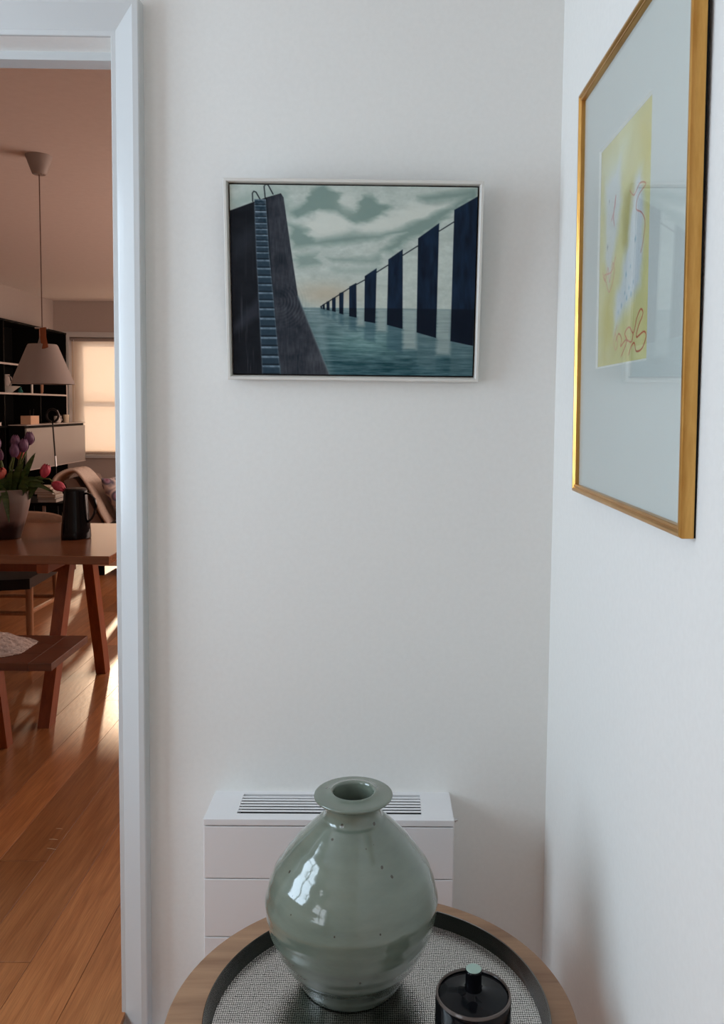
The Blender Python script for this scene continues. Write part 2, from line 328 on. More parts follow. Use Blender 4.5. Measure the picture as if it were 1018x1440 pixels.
def colour_sheet(name, img, P00, PU, PV, parent, m, gain=1.0):
    """grid of coloured points: P00 top-left corner, PU along the width, PV down"""
    h, w_ = img.shape[:2]; org = ORI[parent.name]
    u = np.linspace(0, 1, w_); v = np.linspace(0, 1, h); U, V = np.meshgrid(u, v)
    co_ = (np.array(P00)-np.array(org))[None, None]+U[..., None]*np.array(PU)+V[..., None]*np.array(PV)
    idx = np.arange(h*w_).reshape(h, w_); q = np.stack([idx[:-1, :-1], idx[1:, :-1], idx[1:, 1:], idx[:-1, 1:]], -1).reshape(-1, 4)
    me = bpy.data.meshes.new(name); me.vertices.add(h*w_); me.vertices.foreach_set('co', co_.astype(np.float32).ravel())
    me.loops.add(q.size); me.loops.foreach_set('vertex_index', q.ravel().astype(np.int32)); me.polygons.add(len(q))
    me.polygons.foreach_set('loop_start', np.arange(0, q.size, 4, dtype=np.int32)); me.polygons.foreach_set('loop_total', np.full(len(q), 4, np.int32)); me.update(calc_edges=True)
    at = me.color_attributes.new('paint', 'FLOAT_COLOR', 'POINT'); rgba = np.ones((h*w_, 4), np.float32); rgba[:, :3] = np.clip(lin(img)*gain, 0, .86).reshape(-1, 3); at.data.foreach_set('color', rgba.ravel())
    me.materials.append(m); o = bpy.data.objects.new(name, me); C.objects.link(o); o.parent = parent; ORI[o.name] = org; return o
def paint_mat(name, rough, coat=0):
    m = mat(name, (.5, .5, .5), rough, coat=coat); a = nd(m, 'ShaderNodeVertexColor', _layer_name='paint'); lk(m, a, 'Color', bsdf(m), 'Base Color'); return m

def sea_painting(w_=440, h=340, ss=2):
    W, H_ = w_*ss, h*ss
    U, V = np.meshgrid((np.arange(W)+.5)/W, (np.arange(H_)+.5)/H_)
    y = 53+V*686; x = (55+13*V)+U*(895-26*V)          # drawing units
    img = np.zeros((H_, W, 3))
    n1 = vnoise(x, y, 150, 60, 1, 4); n2 = vnoise(x, y, 40, 16, 2, 3); n3 = vnoise(x, y, 9, 7, 3, 2)
    sky = np.array([150, 166, 163.])[None, None]+(n2[..., None]-.5)*22+(n3[..., None]-.5)*10
    img[:] = sky
    cloud = lambda pts, soft_, a, col: over(img, a*np.clip(.5-(poly_sd(x+(n2-.5)*40, y+(n1-.5)*34, pts))/soft_, 0, 1), col)
    dk = (98, 122, 118); md = (116, 138, 134); lt = (172, 184, 180)
    img = cloud([(55, 95), (140, 70), (250, 60), (300, 150), (280, 175), (180, 110), (60, 140)], 34, .55, md)
    img = cloud([(320, 120), (345, 75), (395, 55), (445, 80), (460, 130), (505, 150), (530, 90), (560, 90), (600, 120), (640, 130), (590, 160), (520, 190), (480, 180), (440, 150), (380, 145), (300, 175), (270, 150)], 18, .9, dk)
    img = cloud([(330, 190), (380, 150), (440, 155), (500, 190), (480, 225), (380, 232), (290, 200)], 26, .8, lt)
    img = cloud([(500, 200), (600, 160), (720, 110), (830, 110), (830, 145), (700, 180), (600, 215), (530, 222)], 30, .75, lt)
    img = cloud([(270, 195), (330, 210), (360, 245), (480, 230), (600, 225), (720, 175), (850, 120), (950, 60), (950, 95), (860, 140), (760, 220), (680, 260), (640, 290), (600, 280), (690, 215), (560, 250), (440, 262), (280, 270)], 24, .85, dk)
    img = cloud([(730, 90), (840, 72), (950, 70), (940, 85), (840, 100), (760, 104)], 20, .8, dk)
    img = cloud([(290, 295), (370, 290), (375, 335), (295, 345)], 22, .7, dk)
    img = cloud([(400, 300), (560, 305), (600, 290), (590, 325), (430, 322)], 20, .55, dk)
    img = cloud([(420, 345), (560, 340), (600, 325), (580, 360), (440, 358)], 20, .5, md)
    img = over(img, .6*np.exp(-(((x-400)/120)**2+((y-440)/42)**2)), (150, 140, 120))
    img = over(img, .5*np.exp(-(((x-480)/30)**2+((y-110)/40)**2)), lt)
    # water
    wt = np.clip((y-490)/250, 0, 1)[..., None]
    s1 = vnoise(x, y, 70, 5, 5, 4); s2 = vnoise(x, y, 30, 9, 6, 3)
    water = np.array([92, 116, 120.])*(1-wt)+np.array([44, 74, 82.])*wt+(s1[..., None]-.5)*68+(s2[..., None]-.5)*26
    water = water+np.exp(-(((x-540)/130)**2+((y-620)/50)**2))[..., None]*np.array([18, 24, 20.])
    water = water-np.exp(-(((x-600)/260)**2+((y-700)/26)**2))[..., None]*14
    img = np.where((y > 490)[..., None], water, img)
    planks = [((865, 133), (952, 83), (938, 625), (855, 608)), ((735, 235), (811, 180), (803, 597), (732, 577)), ((628, 312), (680, 275), (681, 565), (624, 550)), ((543, 373), (586, 344), (582, 545), (542, 538)),
              ((487, 412), (513, 398), (514, 525), (487, 520)), ((451, 436), (467, 430), (466, 514), (451, 510)), ((425, 455), (438, 449), (438, 505), (425, 502)), ((405, 468), (416, 464), (416, 500), (405, 498)), ((391, 478), (399, 474), (399, 497), (391, 495)), ((384, 485), (389, 482), (389, 495), (384, 493))]
    wob = (s1-.5)*10
    for k, p in enumerate(planks):                    # reflections in the water, then the boards
        dep = (p[2][1]-490)*1.35
        r_ = [(p[3][0], p[3][1]-4), (p[2][0], p[2][1]-4), (p[2][0], min(p[2][1]+dep*.75+16, 735)), (p[3][0], min(p[3][1]+dep*.75+12, 735))]
        img = over(img, (.5 if k > 1 else .42)*soft(poly_sd(x+wob, y, r_), 10), (44, 72, 84) if k > 1 else (74, 98, 104))
    for a_, b_, yb in ((803, 855, 660), (682, 732, 640), (586, 624, 575), (514, 542, 555)):
        img = over(img, .62*soft(poly_sd(x+wob, y, [(a_, 492), (b_, 492), (b_, yb), (a_, yb)]), 14), (140, 156, 154))
    for p in planks:
        t = vnoise(x, y, 14, 60, 8, 3)[..., None]
        c = np.array([10, 17, 28.])+t*np.array([12, 22, 32.])*np.where(y < 490, 1.1, .15)[..., None]
        a = soft(poly_sd(x, y, p), 1.6)[..., None]; img = img*(1-a)+c*a
    for a_, b_ in (((384, 486), (487, 418)), ((513, 404), (543, 387)), ((586, 359), (628, 332)), ((680, 297), (735, 262)), ((811, 209), (865, 175))):
        img = over(img, soft(seg_d(x, y, a_, b_)-1.9, 1.4), (20, 26, 34))
    # tower with its ladder
    t1 = vnoise(x, y, 5, 120, 11, 3); t2 = vnoise(x, y, 60, 40, 12, 4)
    left = [(50, 148), (145, 113), (188, 98), (240, 83), (250, 98), (235, 740), (50, 740)]
    c = np.array([11, 14, 19.])+t2[..., None]*14+np.maximum(t1-.66, 0)[..., None]*170*np.clip((y-150)/500, .15, 1)[..., None]
    a = soft(poly_sd(x, y, left), 1.8)[..., None]; img = img*(1-a)+c*a
    img = over(img, .5*soft(poly_sd(x, y, [(62, 560), (160, 455), (164, 520), (70, 590)]), 26), (52, 57, 66))
    img = over(img, .35*soft(poly_sd(x, y, [(60, 250), (150, 190), (150, 260), (62, 330)]), 40), (44, 50, 58))
    right = [(190, 100), (240, 83), (250, 98), (275, 270), (302, 450), (418, 742), (240, 742), (206, 350)]
    c = np.array([24, 29, 36.])+t2[..., None]*30+(vnoise(x, y, 4, 26, 13, 2)[..., None]-.5)*20+np.clip((x-220-(y-100)*.12)/170, 0, 1)[..., None]*20
    a = soft(poly_sd(x, y, right), 1.8)[..., None]; img = img*(1-a)+c*a
    arcs = np.sin(np.hypot(x-230, y-470)*.55)*np.exp(-(((x-285)/45)**2+((y-490)/60)**2)); img = img+arcs[..., None]*9
    img = over(img, .6*soft(line_d(x, y, [(302, 450), (418, 742)])-3, 6), (86, 104, 110))
    img = over(img, .30*soft(poly_sd(x, y, [(306, 440), (345, 480), (385, 500), (430, 742), (418, 742)]), 22), (120, 140, 142))
    xl = np.interp(y, [105, 300, 420, 735], [145, 152, 158, 173]); xr_ = np.interp(y, [105, 300, 420, 735], [186, 198, 210, 238])
    inl = (x > xl) & (x < xr_) & (y > 104)
    ph = np.interp(y, [104, 300, 500, 740], [0, 9.4, 16.2, 23.0]); fr = ph-np.floor(ph)
    rung = np.clip(1-np.abs(fr-.14)*6.5, 0, 1); dirt = vnoise(x, y, 14, 10, 15, 3)
    lad = np.array([34, 50, 62.])+rung[..., None]*np.array([92, 100, 102.])*(.35+.65*dirt[..., None])+(dirt[..., None]-.45)*70*np.clip((320-y)/240, .12, 1)[..., None]
    dkl = np.clip(1-np.abs(fr-.93)*9, 0, 1); lad = lad*(1-.7*dkl[..., None])
    img = np.where(inl[..., None], lad, img)
    for xs, w2_ in ((xl, 2.2), (xr_-1, 2.2)):
        img = over(img, .55*soft(np.abs(x-xs)-w2_, 3)*(y > 104)*(.4+.6*dirt), (92, 106, 116))
    for pts in ([(139, 112), (138, 84), (143, 77), (151, 80), (165, 104)], [(184, 100), (180, 60), (186, 51), (195, 55), (212, 86)]):
        img = over(img, soft(line_d(x, y, pts)-2.1, 1.6), (24, 30, 36))
    img = img*np.array([1.05, 1.0, .975])
    return img.reshape(h, ss, w_, ss, 3).mean((1, 3))

def yellow_print(w_=260, h=340, ss=1):
    U, V = np.meshgrid((np.arange(w_)+.5)/w_, (np.arange(h)+.5)/h); x, y = U*100, V*130
    n = vnoise(x, y, 22, 60, 21, 4); n2 = vnoise(x, y, 12, 12, 22, 3)
    img = np.zeros((h, w_, 3)); img[:] = (200, 192, 132); img += (n[..., None]-.5)*34+(n2[..., None]-.5)*np.array([10, 10, 26])
    blob = lambda img, pts, s, a, c: over(img, a*np.clip(.5-poly_sd(x+(n2-.5)*10, y+(n-.5)*10, pts)/s, 0, 1), c)
    img = blob(img, [(8, 8), (60, 4), (52, 22), (20, 40), (6, 36)], 14, .7, (206, 208, 184))
    img = blob(img, [(12, 22), (42, 16), (46, 40), (36, 62), (22, 84), (10, 66)], 10, .85, (204, 208, 214))
    img = blob(img, [(52, 40), (66, 34), (74, 52), (60, 72), (48, 64)], 8, .8, (166, 154, 78))  # olive patch; part of it paints a glass reflection into the print
    img = blob(img, [(70, 34), (82, 30), (90, 56), (84, 92), (58, 100), (34, 112), (40, 92), (58, 66)], 9, .9, (200, 206, 216))
    img = blob(img, [(78, 4), (97, 2), (99, 34), (84, 34)], 14, .6, (196, 178, 84))
    img = blob(img, [(10, 100), (28, 84), (30, 112), (14, 124)], 12, .6, (188, 172, 72))
    def scr(img, pts, wd, c, a=.85): return over(img, a*soft(line_d(x, y, pts)-wd, .6), c)
    red = (176, 58, 40); pk = (206, 112, 100)
    def curve(pts, n_=9):
        out = []
        for i in range(len(pts)-1):
            p0, p1, p2, p3 = pts[max(i-1, 0)], pts[i], pts[i+1], pts[min(i+2, len(pts)-1)]
            for t in np.linspace(0, 1, n_, endpoint=False):
                f = lambda a_, b_, c_, d_: .5*((2*b_)+(-a_+c_)*t+(2*a_-5*b_+4*c_-d_)*t*t+(-a_+3*b_-3*c_+d_)*t**3)
                out.append((f(p0[0], p1[0], p2[0], p3[0]), f(p0[1], p1[1], p2[1], p3[1])))
        return out+[pts[-1]]
    img = scr(img, curve([(p_[0], 38+(p_[1]-27)*.72) for p_ in [(62, 27), (70, 33), (80, 28), (90, 32), (78, 36), (74, 44), (84, 50), (90, 58), (88, 70), (84, 78)]]), .30, red, .8)
    img = scr(img, curve([(p_[0], 104+(p_[1]-76)*.46) for p_ in [(52, 124), (62, 108), (58, 98), (66, 92), (74, 100), (80, 84), (86, 76), (90, 82), (82, 96), (80, 106), (92, 102), (96, 108), (90, 120), (80, 122), (76, 112), (70, 116), (66, 124)]]), .42, red, .95)
    img = scr(img, curve([(p_[0], 104+(p_[1]-76)*.46) for p_ in [(40, 104), (46, 96), (52, 104), (50, 112), (60, 106), (70, 110), (74, 102)]]), .4, red, .9)
    img = scr(img, curve([(38, 112), (44, 118), (40, 122), (36, 116), (42, 108)]), .3, pk, .9)
    img = scr(img, curve([(p_[0], 69+(p_[1]-54)*.56) for p_ in [(8, 62), (14, 72), (20, 60), (24, 76), (30, 58), (34, 70), (24, 86), (16, 74), (12, 66), (28, 66), (36, 54)]]), .34, pk, .85)
    img = scr(img, curve([(26, 46), (32, 40), (34, 34), (30, 44), (32, 50)]), .6, (190, 90, 96), .7)
    for k, (a_, b_) in enumerate(((56, 92), (60, 95), (64, 90), (68, 94), (72, 88), (50, 98), (44, 101), (58, 82), (66, 79), (74, 66), (20, 34), (18, 60))):
        img = over(img, .75*soft(np.hypot((x-a_)*1.2, y-b_)-1.0-.5*(k % 2), 1.2), (110, 150, 170) if k < 10 else (120, 126, 130))
    return img

# ------------------------------------------------------------------ painting on the back wall (leans forward at the top)
CXp = -.0665; bY, tY, bZ, tZ = 1.838, 1.789, 1.456, 1.872; hw = .272
ptg = thing('framed_painting', 'framed painting of a ladder tower and dark boards over a grey sea', 'painting', (CXp, 1.85, bZ))
up = Vector((0, tY-bY, tZ-bZ)); Hh = up.length; up.normalize(); nf = Vector((0, -up.z, up.y)); nf = nf if nf.y < 0 else -nf
def pf(x, v, d): return Vector((CXp+x, bY, bZ)) + up*v + nf*d       # x across, v up, d out of the picture
def frame_rails(prof, name, m, parent, place, W2, H_):
    """four mitred rails; prof: closed list (inset from the outer edge, depth outwards)"""
    cs = [(-1, 0), (1, 0), (1, 1), (-1, 1)]
    for k in range(4):
        a, b_ = cs[k], cs[(k+1) % 4]; mb = MB(); n = len(prof); vs = []
        for c_ in (a, b_):
            for ins, d in prof: vs.append(place(c_[0]*(W2-ins), (ins if c_[1] == 0 else H_-ins), d))
        mb.add(vs, [(i, (i+1) % n, n+(i+1) % n, n+i) for i in range(n)]+[tuple(range(n)), tuple(range(2*n-1, n-1, -1))])
        obj(name, mb, m, parent, ang=.5)
frame_rails([(0, -.026), (0, -.001), (.001, 0), (.0055, 0), (.0065, -.001), (.0075, -.006), (.0085, -.008), (.0085, -.026)], 'frame_rail', M['silver'], ptg, pf, hw, Hh)
ins = .0125
pm = paint_mat('sea_paint', .55); bsdf(pm).inputs['Specular IOR Level'].default_value = .08
colour_sheet('canvas', sea_painting(), pf(-hw+ins, Hh-ins, -.0068), tuple(Vector((2*(hw-ins), 0, 0))), tuple(-up*(Hh-2*ins)), ptg, pm, 1.4)
mb = MB(); vs = [pf(x, v, d) for d in (-.024, -.0072) for x, v in ((-hw+ins, ins), (hw-ins, ins), (hw-ins, Hh-ins), (-hw+ins, Hh-ins))]
obj('stretcher', mb.add(vs, [(0, 1, 2, 3), (7, 6, 5, 4), (0, 4, 5, 1), (1, 5, 6, 2), (2, 6, 7, 3), (3, 7, 4, 0)]), M['paper'], ptg)
mb = MB(); vs = [pf(x, v, d) for d in (-.026, -.0245) for x, v in ((-hw+.004, .004), (hw-.004, .004), (hw-.004, Hh-.004), (-hw+.004, Hh-.004))]
obj('back_board', mb.add(vs, [(0, 1, 2, 3), (7, 6, 5, 4), (0, 4, 5, 1), (1, 5, 6, 2), (2, 6, 7, 3), (3, 7, 4, 0)]), M['upholstery'], ptg)
obj('picture_wire', MB().tube([(CXp-.2, 1.825, 1.80), (CXp, YB-.004, 1.855), (CXp+.2, 1.825, 1.80)], .001, 6), M['steel'], ptg)

# ------------------------------------------------------------------ gilded picture on the right wall
GY0, GY1, GZ0, GZ1 = 1.009, 1.595, 1.2445, 1.977
gp = thing('gilt_framed_print', 'yellow abstract print under glass in a slim gold frame on the right wall', 'picture', (.37, 1.30, GZ0))
tilt = .0060
def gpf(s, v, d):       # s along the wall: + is away from the camera
    zz = GZ0+v; return Vector((.360 - tilt*v/.73 - d, (GY0+GY1)/2 + s, zz))
gw = (GY1-GY0)/2; gh = GZ1-GZ0
frame_rails([(0, -.0175), (0, -.003), (.0012, -.0008), (.003, 0), (.0055, -.0002), (.0072, -.0016), (.0082, -.0034), (.0092, -.0036), (.0105, -.0022), (.0125, -.0020), (.0138, -.0034), (.0142, -.0075), (.0142, -.0175)], 'frame_rail', M['gold'], gp, gpf, gw, gh)
def gbox(s0, s1, v0, v1, d0, d1):
    vs = [gpf(s, v, d) for d in (d0, d1) for s, v in ((s0, v0), (s1, v0), (s1, v1), (s0, v1))]
    return MB().add(vs, [(0, 1, 2, 3), (7, 6, 5, 4), (0, 4, 5, 1), (1, 5, 6, 2), (2, 6, 7, 3), (3, 7, 4, 0)])
gi = gw-.0135
M['picglass'] = bpy.data.materials.new('picture_glass'); M['picglass'].use_nodes = True; thin_glass(M['picglass'], 1.0)
obj('glass', gbox(-gi, gi, .0135, gh-.0135, -.0092, -.0072), M['picglass'], gp)
# mat board with a bevelled window; the print lies behind it
ay0, ay1, az0, az1 = 1.191, 1.469, 1.473-GZ0, 1.837-GZ0
s0, s1 = ay0-(GY0+GY1)/2, ay1-(GY0+GY1)/2
M['mat'] = noisy(mat('pale_grey_mount_board', (.66, .68, .66), .85, spec=.2), (.65, .67, .65), (.67, .69, .67), nscale=300, bs=.1, bd=.0003)[0]
M['matcore'] = mat('white_bevel_core', (.86, .86, .84), .8)
mb = MB(); o_ = [(-gi, .0135), (gi, .0135), (gi, gh-.0135), (-gi, gh-.0135)]; e1 = .0035; i1 = [(s0-e1, az0-e1), (s1+e1, az0-e1), (s1+e1, az1+e1), (s0-e1, az1+e1)]; i2 = [(s0, az0), (s1, az0), (s1, az1), (s0, az1)]
vs = [gpf(*p, -.0105) for p in o_]+[gpf(*p, -.0105) for p in i1]
obj('mount_board', mb.add(vs, [(k, (k+1) % 4, 4+(k+1) % 4, 4+k) for k in range(4)]), M['mat'], gp)
mb = MB(); vs = [gpf(*p, -.0105) for p in i1]+[gpf(*p, -.0135) for p in i2]
obj('bevel_edge', mb.add(vs, [(k, (k+1) % 4, 4+(k+1) % 4, 4+k) for k in range(4)]), M['matcore'], gp)
pm2 = paint_mat('print_ink', .6)
colour_sheet('print', yellow_print(), gpf(s1, az1, -.0137), tuple(gpf(s0, az1, -.0137)-gpf(s1, az1, -.0137)), tuple(gpf(s1, az0, -.0137)-gpf(s1, az1, -.0137)), gp, pm2, 1.22)
obj('back_board', gbox(-gw+.0005, gw-.0005, .0005, gh-.0005, -.0198, -.0176), M['black'], gp)

# ------------------------------------------------------------------ radiator
RX0, RX1, RY, RZ = -.374, .160, 1.7355, .5235
rad = thing('radiator', 'white panel radiator with a slotted top grille on the wall behind the vase', 'radiator', (-.107, 1.80, .11))
gx0, gx1 = -.3065, .0911
top = MB().box(RX0+.002, gx0, RY+.004, YB, RZ-.012, RZ).box(gx1, RX1-.002, RY+.004, YB, RZ-.012, RZ).box(gx0, gx1, RY+.004, 1.7618, RZ-.012, RZ).box(gx0, gx1, 1.8525, YB, RZ-.012, RZ)
obj('top_cover', top, M['white_metal'], rad)
obj('top_edge', MB().box(RX0, RX1, RY, RY+.0045, RZ-.014, RZ+.0004, .0015), M['white_metal'], rad)
pitch = (1.8525-1.7618)/7
for k in range(6):
    yc = 1.7618+pitch*(k+1)
    obj('grille_slat', MB().box(gx0, gx1, yc-.0036, yc+.0036, RZ-.0014, RZ-.0002, .0004), M['white_metal'], rad)
obj('slot_shade_block', MB().box(gx0-.003, gx1+.003, 1.758, 1.856, RZ-.05, RZ-.03), M['dark'], rad)  # near-black block painting the shade below the grille slots
zs = [RZ-.0155, .3918, .2622, .115]
for k in range(3):
    obj('front_panel', MB().box(RX0+.0015, RX1-.0015, RY+.001, RY+.014, zs[k+1]+.0012, zs[k]-.0012, .0012), M['white_metal'], rad)
for xx in (RX0, RX1-.006): obj('side_panel', MB().box(xx, xx+.006, RY+.0045, YB, .112, RZ-.001, .001), M['white_metal'], rad)
obj('backing', MB().box(RX0+.008, RX1-.008, RY+.0145, RY+.022, .12, RZ-.014), M['paper'], rad)
vb = obj('bleed_valve', MB().tube([(RX1-.001, 1.79, .497), (RX1+.008, 1.79, .497)], .0042, 12).tube([(RX1+.008, 1.79, .497), (RX1+.012, 1.79, .497)], .0026, 6), M['steel'], rad)
obj('foot', MB().box(-.33, -.30, 1.77, 1.83, HF, .114), M['white_metal'], rad)
obj('foot', MB().box(.09, .12, 1.77, 1.83, HF, .114), M['white_metal'], rad)

# ------------------------------------------------------------------ side table, tray, vase, jar
TC = (-.009, 1.302); TZ = .42; TR = .331
st = thing('side_table', 'round oak side table standing in front of the radiator', 'table', (*TC, HF))
obj('tabletop', MB().lathe([(0, TZ-.032), (TR-.014, TZ-.032), (TR-.003, TZ-.022), (TR, TZ-.010), (TR-.0006, TZ-.003), (TR-.003, TZ), (0, TZ)], (*TC, 0), 128), M['oak'], st)
for k in range(4):
    a = math.pi/4+k*math.pi/2
    obj('leg', MB().tube([(TC[0]+.20*math.cos(a), TC[1]+.20*math.sin(a), TZ-.032), (TC[0]+.245*math.cos(a), TC[1]+.245*math.sin(a), HF)], [.019, .012], 16), M['oak'], st)
trc = (0.0, 1.287)
tray = thing('serving_tray', 'round dark metal tray with woven-textured base on the oak side table', 'tray', (*trc, TZ))
Mt = mat('blackened_metal', (.20, .19, .18), .22, 1)
Mw = mat('woven_metal', (.5, .49, .47), .17, 1)
mpw = coords(Mw, (1, 1, 1))
def wave(m, mp, sc, dirn, dist): 
    n = nd(m, 'ShaderNodeTexWave', _bands_direction=dirn, Scale=sc, Distortion=dist); n.inputs['Detail Scale'].default_value = 2.2; n.inputs['Detail'].default_value = 3; lk(m, mp, 0, n, 'Vector'); return n
wx = wave(Mw, mpw, 92, 'X', 3.4); wy = wave(Mw, mpw, 64, 'Y', 3.4)
mm = nd(Mw, 'ShaderNodeMath', _operation='MULTIPLY'); lk(Mw, wx, 'Fac', mm, 0); lk(Mw, wy, 'Fac', mm, 1)
bump(Mw, mm, 0, .16, .0008)
rc = nd(Mw, 'ShaderNodeValToRGB'); rc.color_ramp.elements[0].position = .0; rc.color_ramp.elements[1].position = .16; rc.color_ramp.elements[0].color = (.05, .048, .045, 1); rc.color_ramp.elements[1].color = (.70, .68, .65, 1)
lk(Mw, mm, 0, rc, 'Fac'); lk(Mw, rc, 'Color', bsdf(Mw), 'Base Color')
zt = TZ
obj('rim', MB().lathe([(.262, zt+.0012), (.266, zt+.0075), (.2695, zt+.016), (.2725, zt+.0255), (.2738, zt+.0265), (.2748, zt+.0255), (.272, zt+.014), (.268, zt+.003), (.262, zt+.0001), (.262, zt+.0012)], (*trc, 0), 160), Mt, tray)
obj('base', MB().lathe([(0, zt), (.2622, zt), (.2622, zt+.0022), (0, zt+.0022)], (*trc, 0), 160), Mw, tray)
VC = (-.0455, 1.381); vz = zt+.0022
vprof = [(0, 0), (.080, 0), (.0835, .002), (.0915, .015), (.0995, .030), (.110, .045), (.1195, .060), (.1300, .080), (.1375, .100), (.1430, .120), (.1455, .138), (.1452, .152), (.1425, .168), (.1365, .186), (.1265, .205), (.1135, .224), (.0985, .242), (.0820, .2600), (.0705, .2715), (.0625, .2790), (.0560, .2850), (.0505, .2890), (.0480, .2950), (.0472, .3020), (.0480, .3090), (.0515, .3150), (.0590, .3190), (.0645, .3220), (.0664, .3246), (.0658, .3268), (.0630, .3280), (.054, .3285), (.046, .3298), (.0405, .3315), (.0375, .3328), (.0350, .3315), (.0335, .327), (.0330, .315), (.036, .295), (.055, .275), (.09, .25)]
# dense, gently ringed profile
def resample(pr, step):
    out = []
    for (r0, z0), (r1, z1) in zip(pr[:-1], pr[1:]):
        n = max(1, int(math.hypot(r1-r0, z1-z0)/step)); out += [(r0+(r1-r0)*t/n, z0+(z1-z0)*t/n) for t in range(n)]
    return out+[pr[-1]]
def catmull(pr, sub=5):
    out = []
    for i in range(len(pr)-1):
        p0, p1, p2, p3 = pr[max(i-1, 0)], pr[i], pr[i+1], pr[min(i+2, len(pr)-1)]
        for t in [k/sub for k in range(sub)]:
            out.append(tuple(.5*((2*p1[j])+(-p0[j]+p2[j])*t+(2*p0[j]-5*p1[j]+4*p2[j]-p3[j])*t*t+(-p0[j]+3*p1[j]-3*p2[j]+p3[j])*t**3) for j in (0, 1)))
    return out+[pr[-1]]
vp = [(0, 0), (.080, 0)]+catmull(vprof[2:], 4)
vp = [(r+(.00045*math.sin(z*260)+.0005*math.sin(z*131+1) if .02 < z < .255 and k < 95 else 0), z) for k, (r, z) in enumerate(vp)]
Mv = mat('celadon_glaze', srgb(118, 130, 120), .09, coat=.6)
Mv, nv, rv = noisy(Mv, srgb(98, 109, 97), srgb(118, 127, 114), (4, 4, 13), 2.2, 6, .25, .8)
nspec = nd(Mv, 'ShaderNodeTexVoronoi', Scale=34); tcv = coords(Mv, (1, 1, .8)); lk(Mv, tcv, 0, nspec, 'Vector')
thr = nd(Mv, 'ShaderNodeTexNoise', Scale=60); lk(Mv, tcv, 0, thr, 'Vector')
ml = nd(Mv, 'ShaderNodeMath', _operation='MULTIPLY_ADD'); lk(Mv, thr, 'Fac', ml, 0); ml.inputs[1].default_value = .30; ml.inputs[2].default_value = -.085
lt_ = nd(Mv, 'ShaderNodeMath', _operation='LESS_THAN'); lk(Mv, nspec, 'Distance', lt_, 0); lk(Mv, ml, 0, lt_, 1)
mxs = nd(Mv, 'ShaderNodeMix', _data_type='RGBA'); lk(Mv, lt_, 0, mxs, 0); lk(Mv, rv, 'Color', mxs, 6); mxs.inputs[7].default_value = (*srgb(62, 58, 46), 1); lk(Mv, mxs, 2, bsdf(Mv), 'Base Color')
nb = nd(Mv, 'ShaderNodeTexNoise', Scale=1.0, Detail=3); mpb2 = coords(Mv, (22, 22, 55)); lk(Mv, mpb2, 0, nb, 'Vector'); bump(Mv, nb, 'Fac', .16, .004)
vase = obj('stoneware_vase', MB().lathe(vp, (*VC, vz), 144, shear=lambda z: (.0015*max(0, z-.14)/.19, -.001*max(0, z-.14)/.19)), Mv, loc=(*VC, vz), ang=1.2)
tag(vase, 'large celadon green glazed stoneware vase with a flat collar rim on the metal tray', 'vase')
JC = (.145, 1.217); jz = vz
jar = thing('lidded_jar', 'small black glazed lidded jar on the tray in front of the green vase', 'jar', (*JC, jz))
obj('body', MB().lathe([(0, 0), (.050, 0), (.0535, .004), (.0565, .012), (.0575, .04), (.0572, .085), (.0565, .0925), (.0555, .0945), (.0540, .0945), (.0530, .0925), (.0525, .086), (.0520, .02), (0, .012)], (*JC, jz), 96), M['blackgloss'], jar)
Mr = mat('brown_rim_glaze', srgb(78, 66, 60), .25, coat=.4)
obj('rim_band', MB().lathe([(.0566, .0912), (.0569, .0928), (.0556, .0955), (.0538, .0955), (.0528, .0930), (.0533, .0925), (.0541, .0945), (.0554, .0945), (.0566, .0912)], (*JC, jz), 96), Mr, jar, label='brown unglazed edge of the jar')
lid = obj('lid', MB().lathe([(0, .086), (.0520, .086), (.0524, .090), (.0515, .0915), (.04, .0928), (.025, .0955), (.016, .0985), (.0130, .101), (.0122, .104), (.0122, .126), (.0128, .1305), (.0120, .132), (0, .132)], (*JC, jz), 96), M['blackgloss'], jar)
Mk = mat('pale_celadon_knob', srgb(150, 172, 160), .35)
obj('knob_top', MB().lathe([(0, .1315), (.0112, .1315), (.0116, .1326), (.0108, .1333), (0, .1336)], (*JC, jz), 48), Mk, lid, label='pale green top of the lid knob')

# ------------------------------------------------------------------ dining room: table, bench, chair
dt = thing('dining_table', 'long wooden trestle dining table holding the tulip vase and black jug', 'table', (-2.2, 4.08, 0))
ty0, ty1, tx0, tx1, tz = 3.577, 4.585, -3.35, -1.167, .75
obj('tabletop', MB().box(tx0, tx1, ty0, ty1, tz-.037, tz, .0025), M['table_wood'], dt)
for xt in (-1.455, -2.95):
    obj('cross_rail', MB().box(xt-.0245, xt+.0245, 3.583, 4.46, .672, tz-.037, .003), M['leg_wood'], dt)
    obj('leg', MB().bar((xt, 3.60, 0), (xt, 3.885, .70), .05, .075), M['leg_wood'], dt)
    obj('leg', MB().bar((xt, 4.345, 0), (xt, 4.145, .70), .05, .075), M['leg_wood'], dt)
obj('stretcher', MB().box(-2.93, -1.48, 3.98, 4.05, .60, .66, .003), M['leg_wood'], dt)

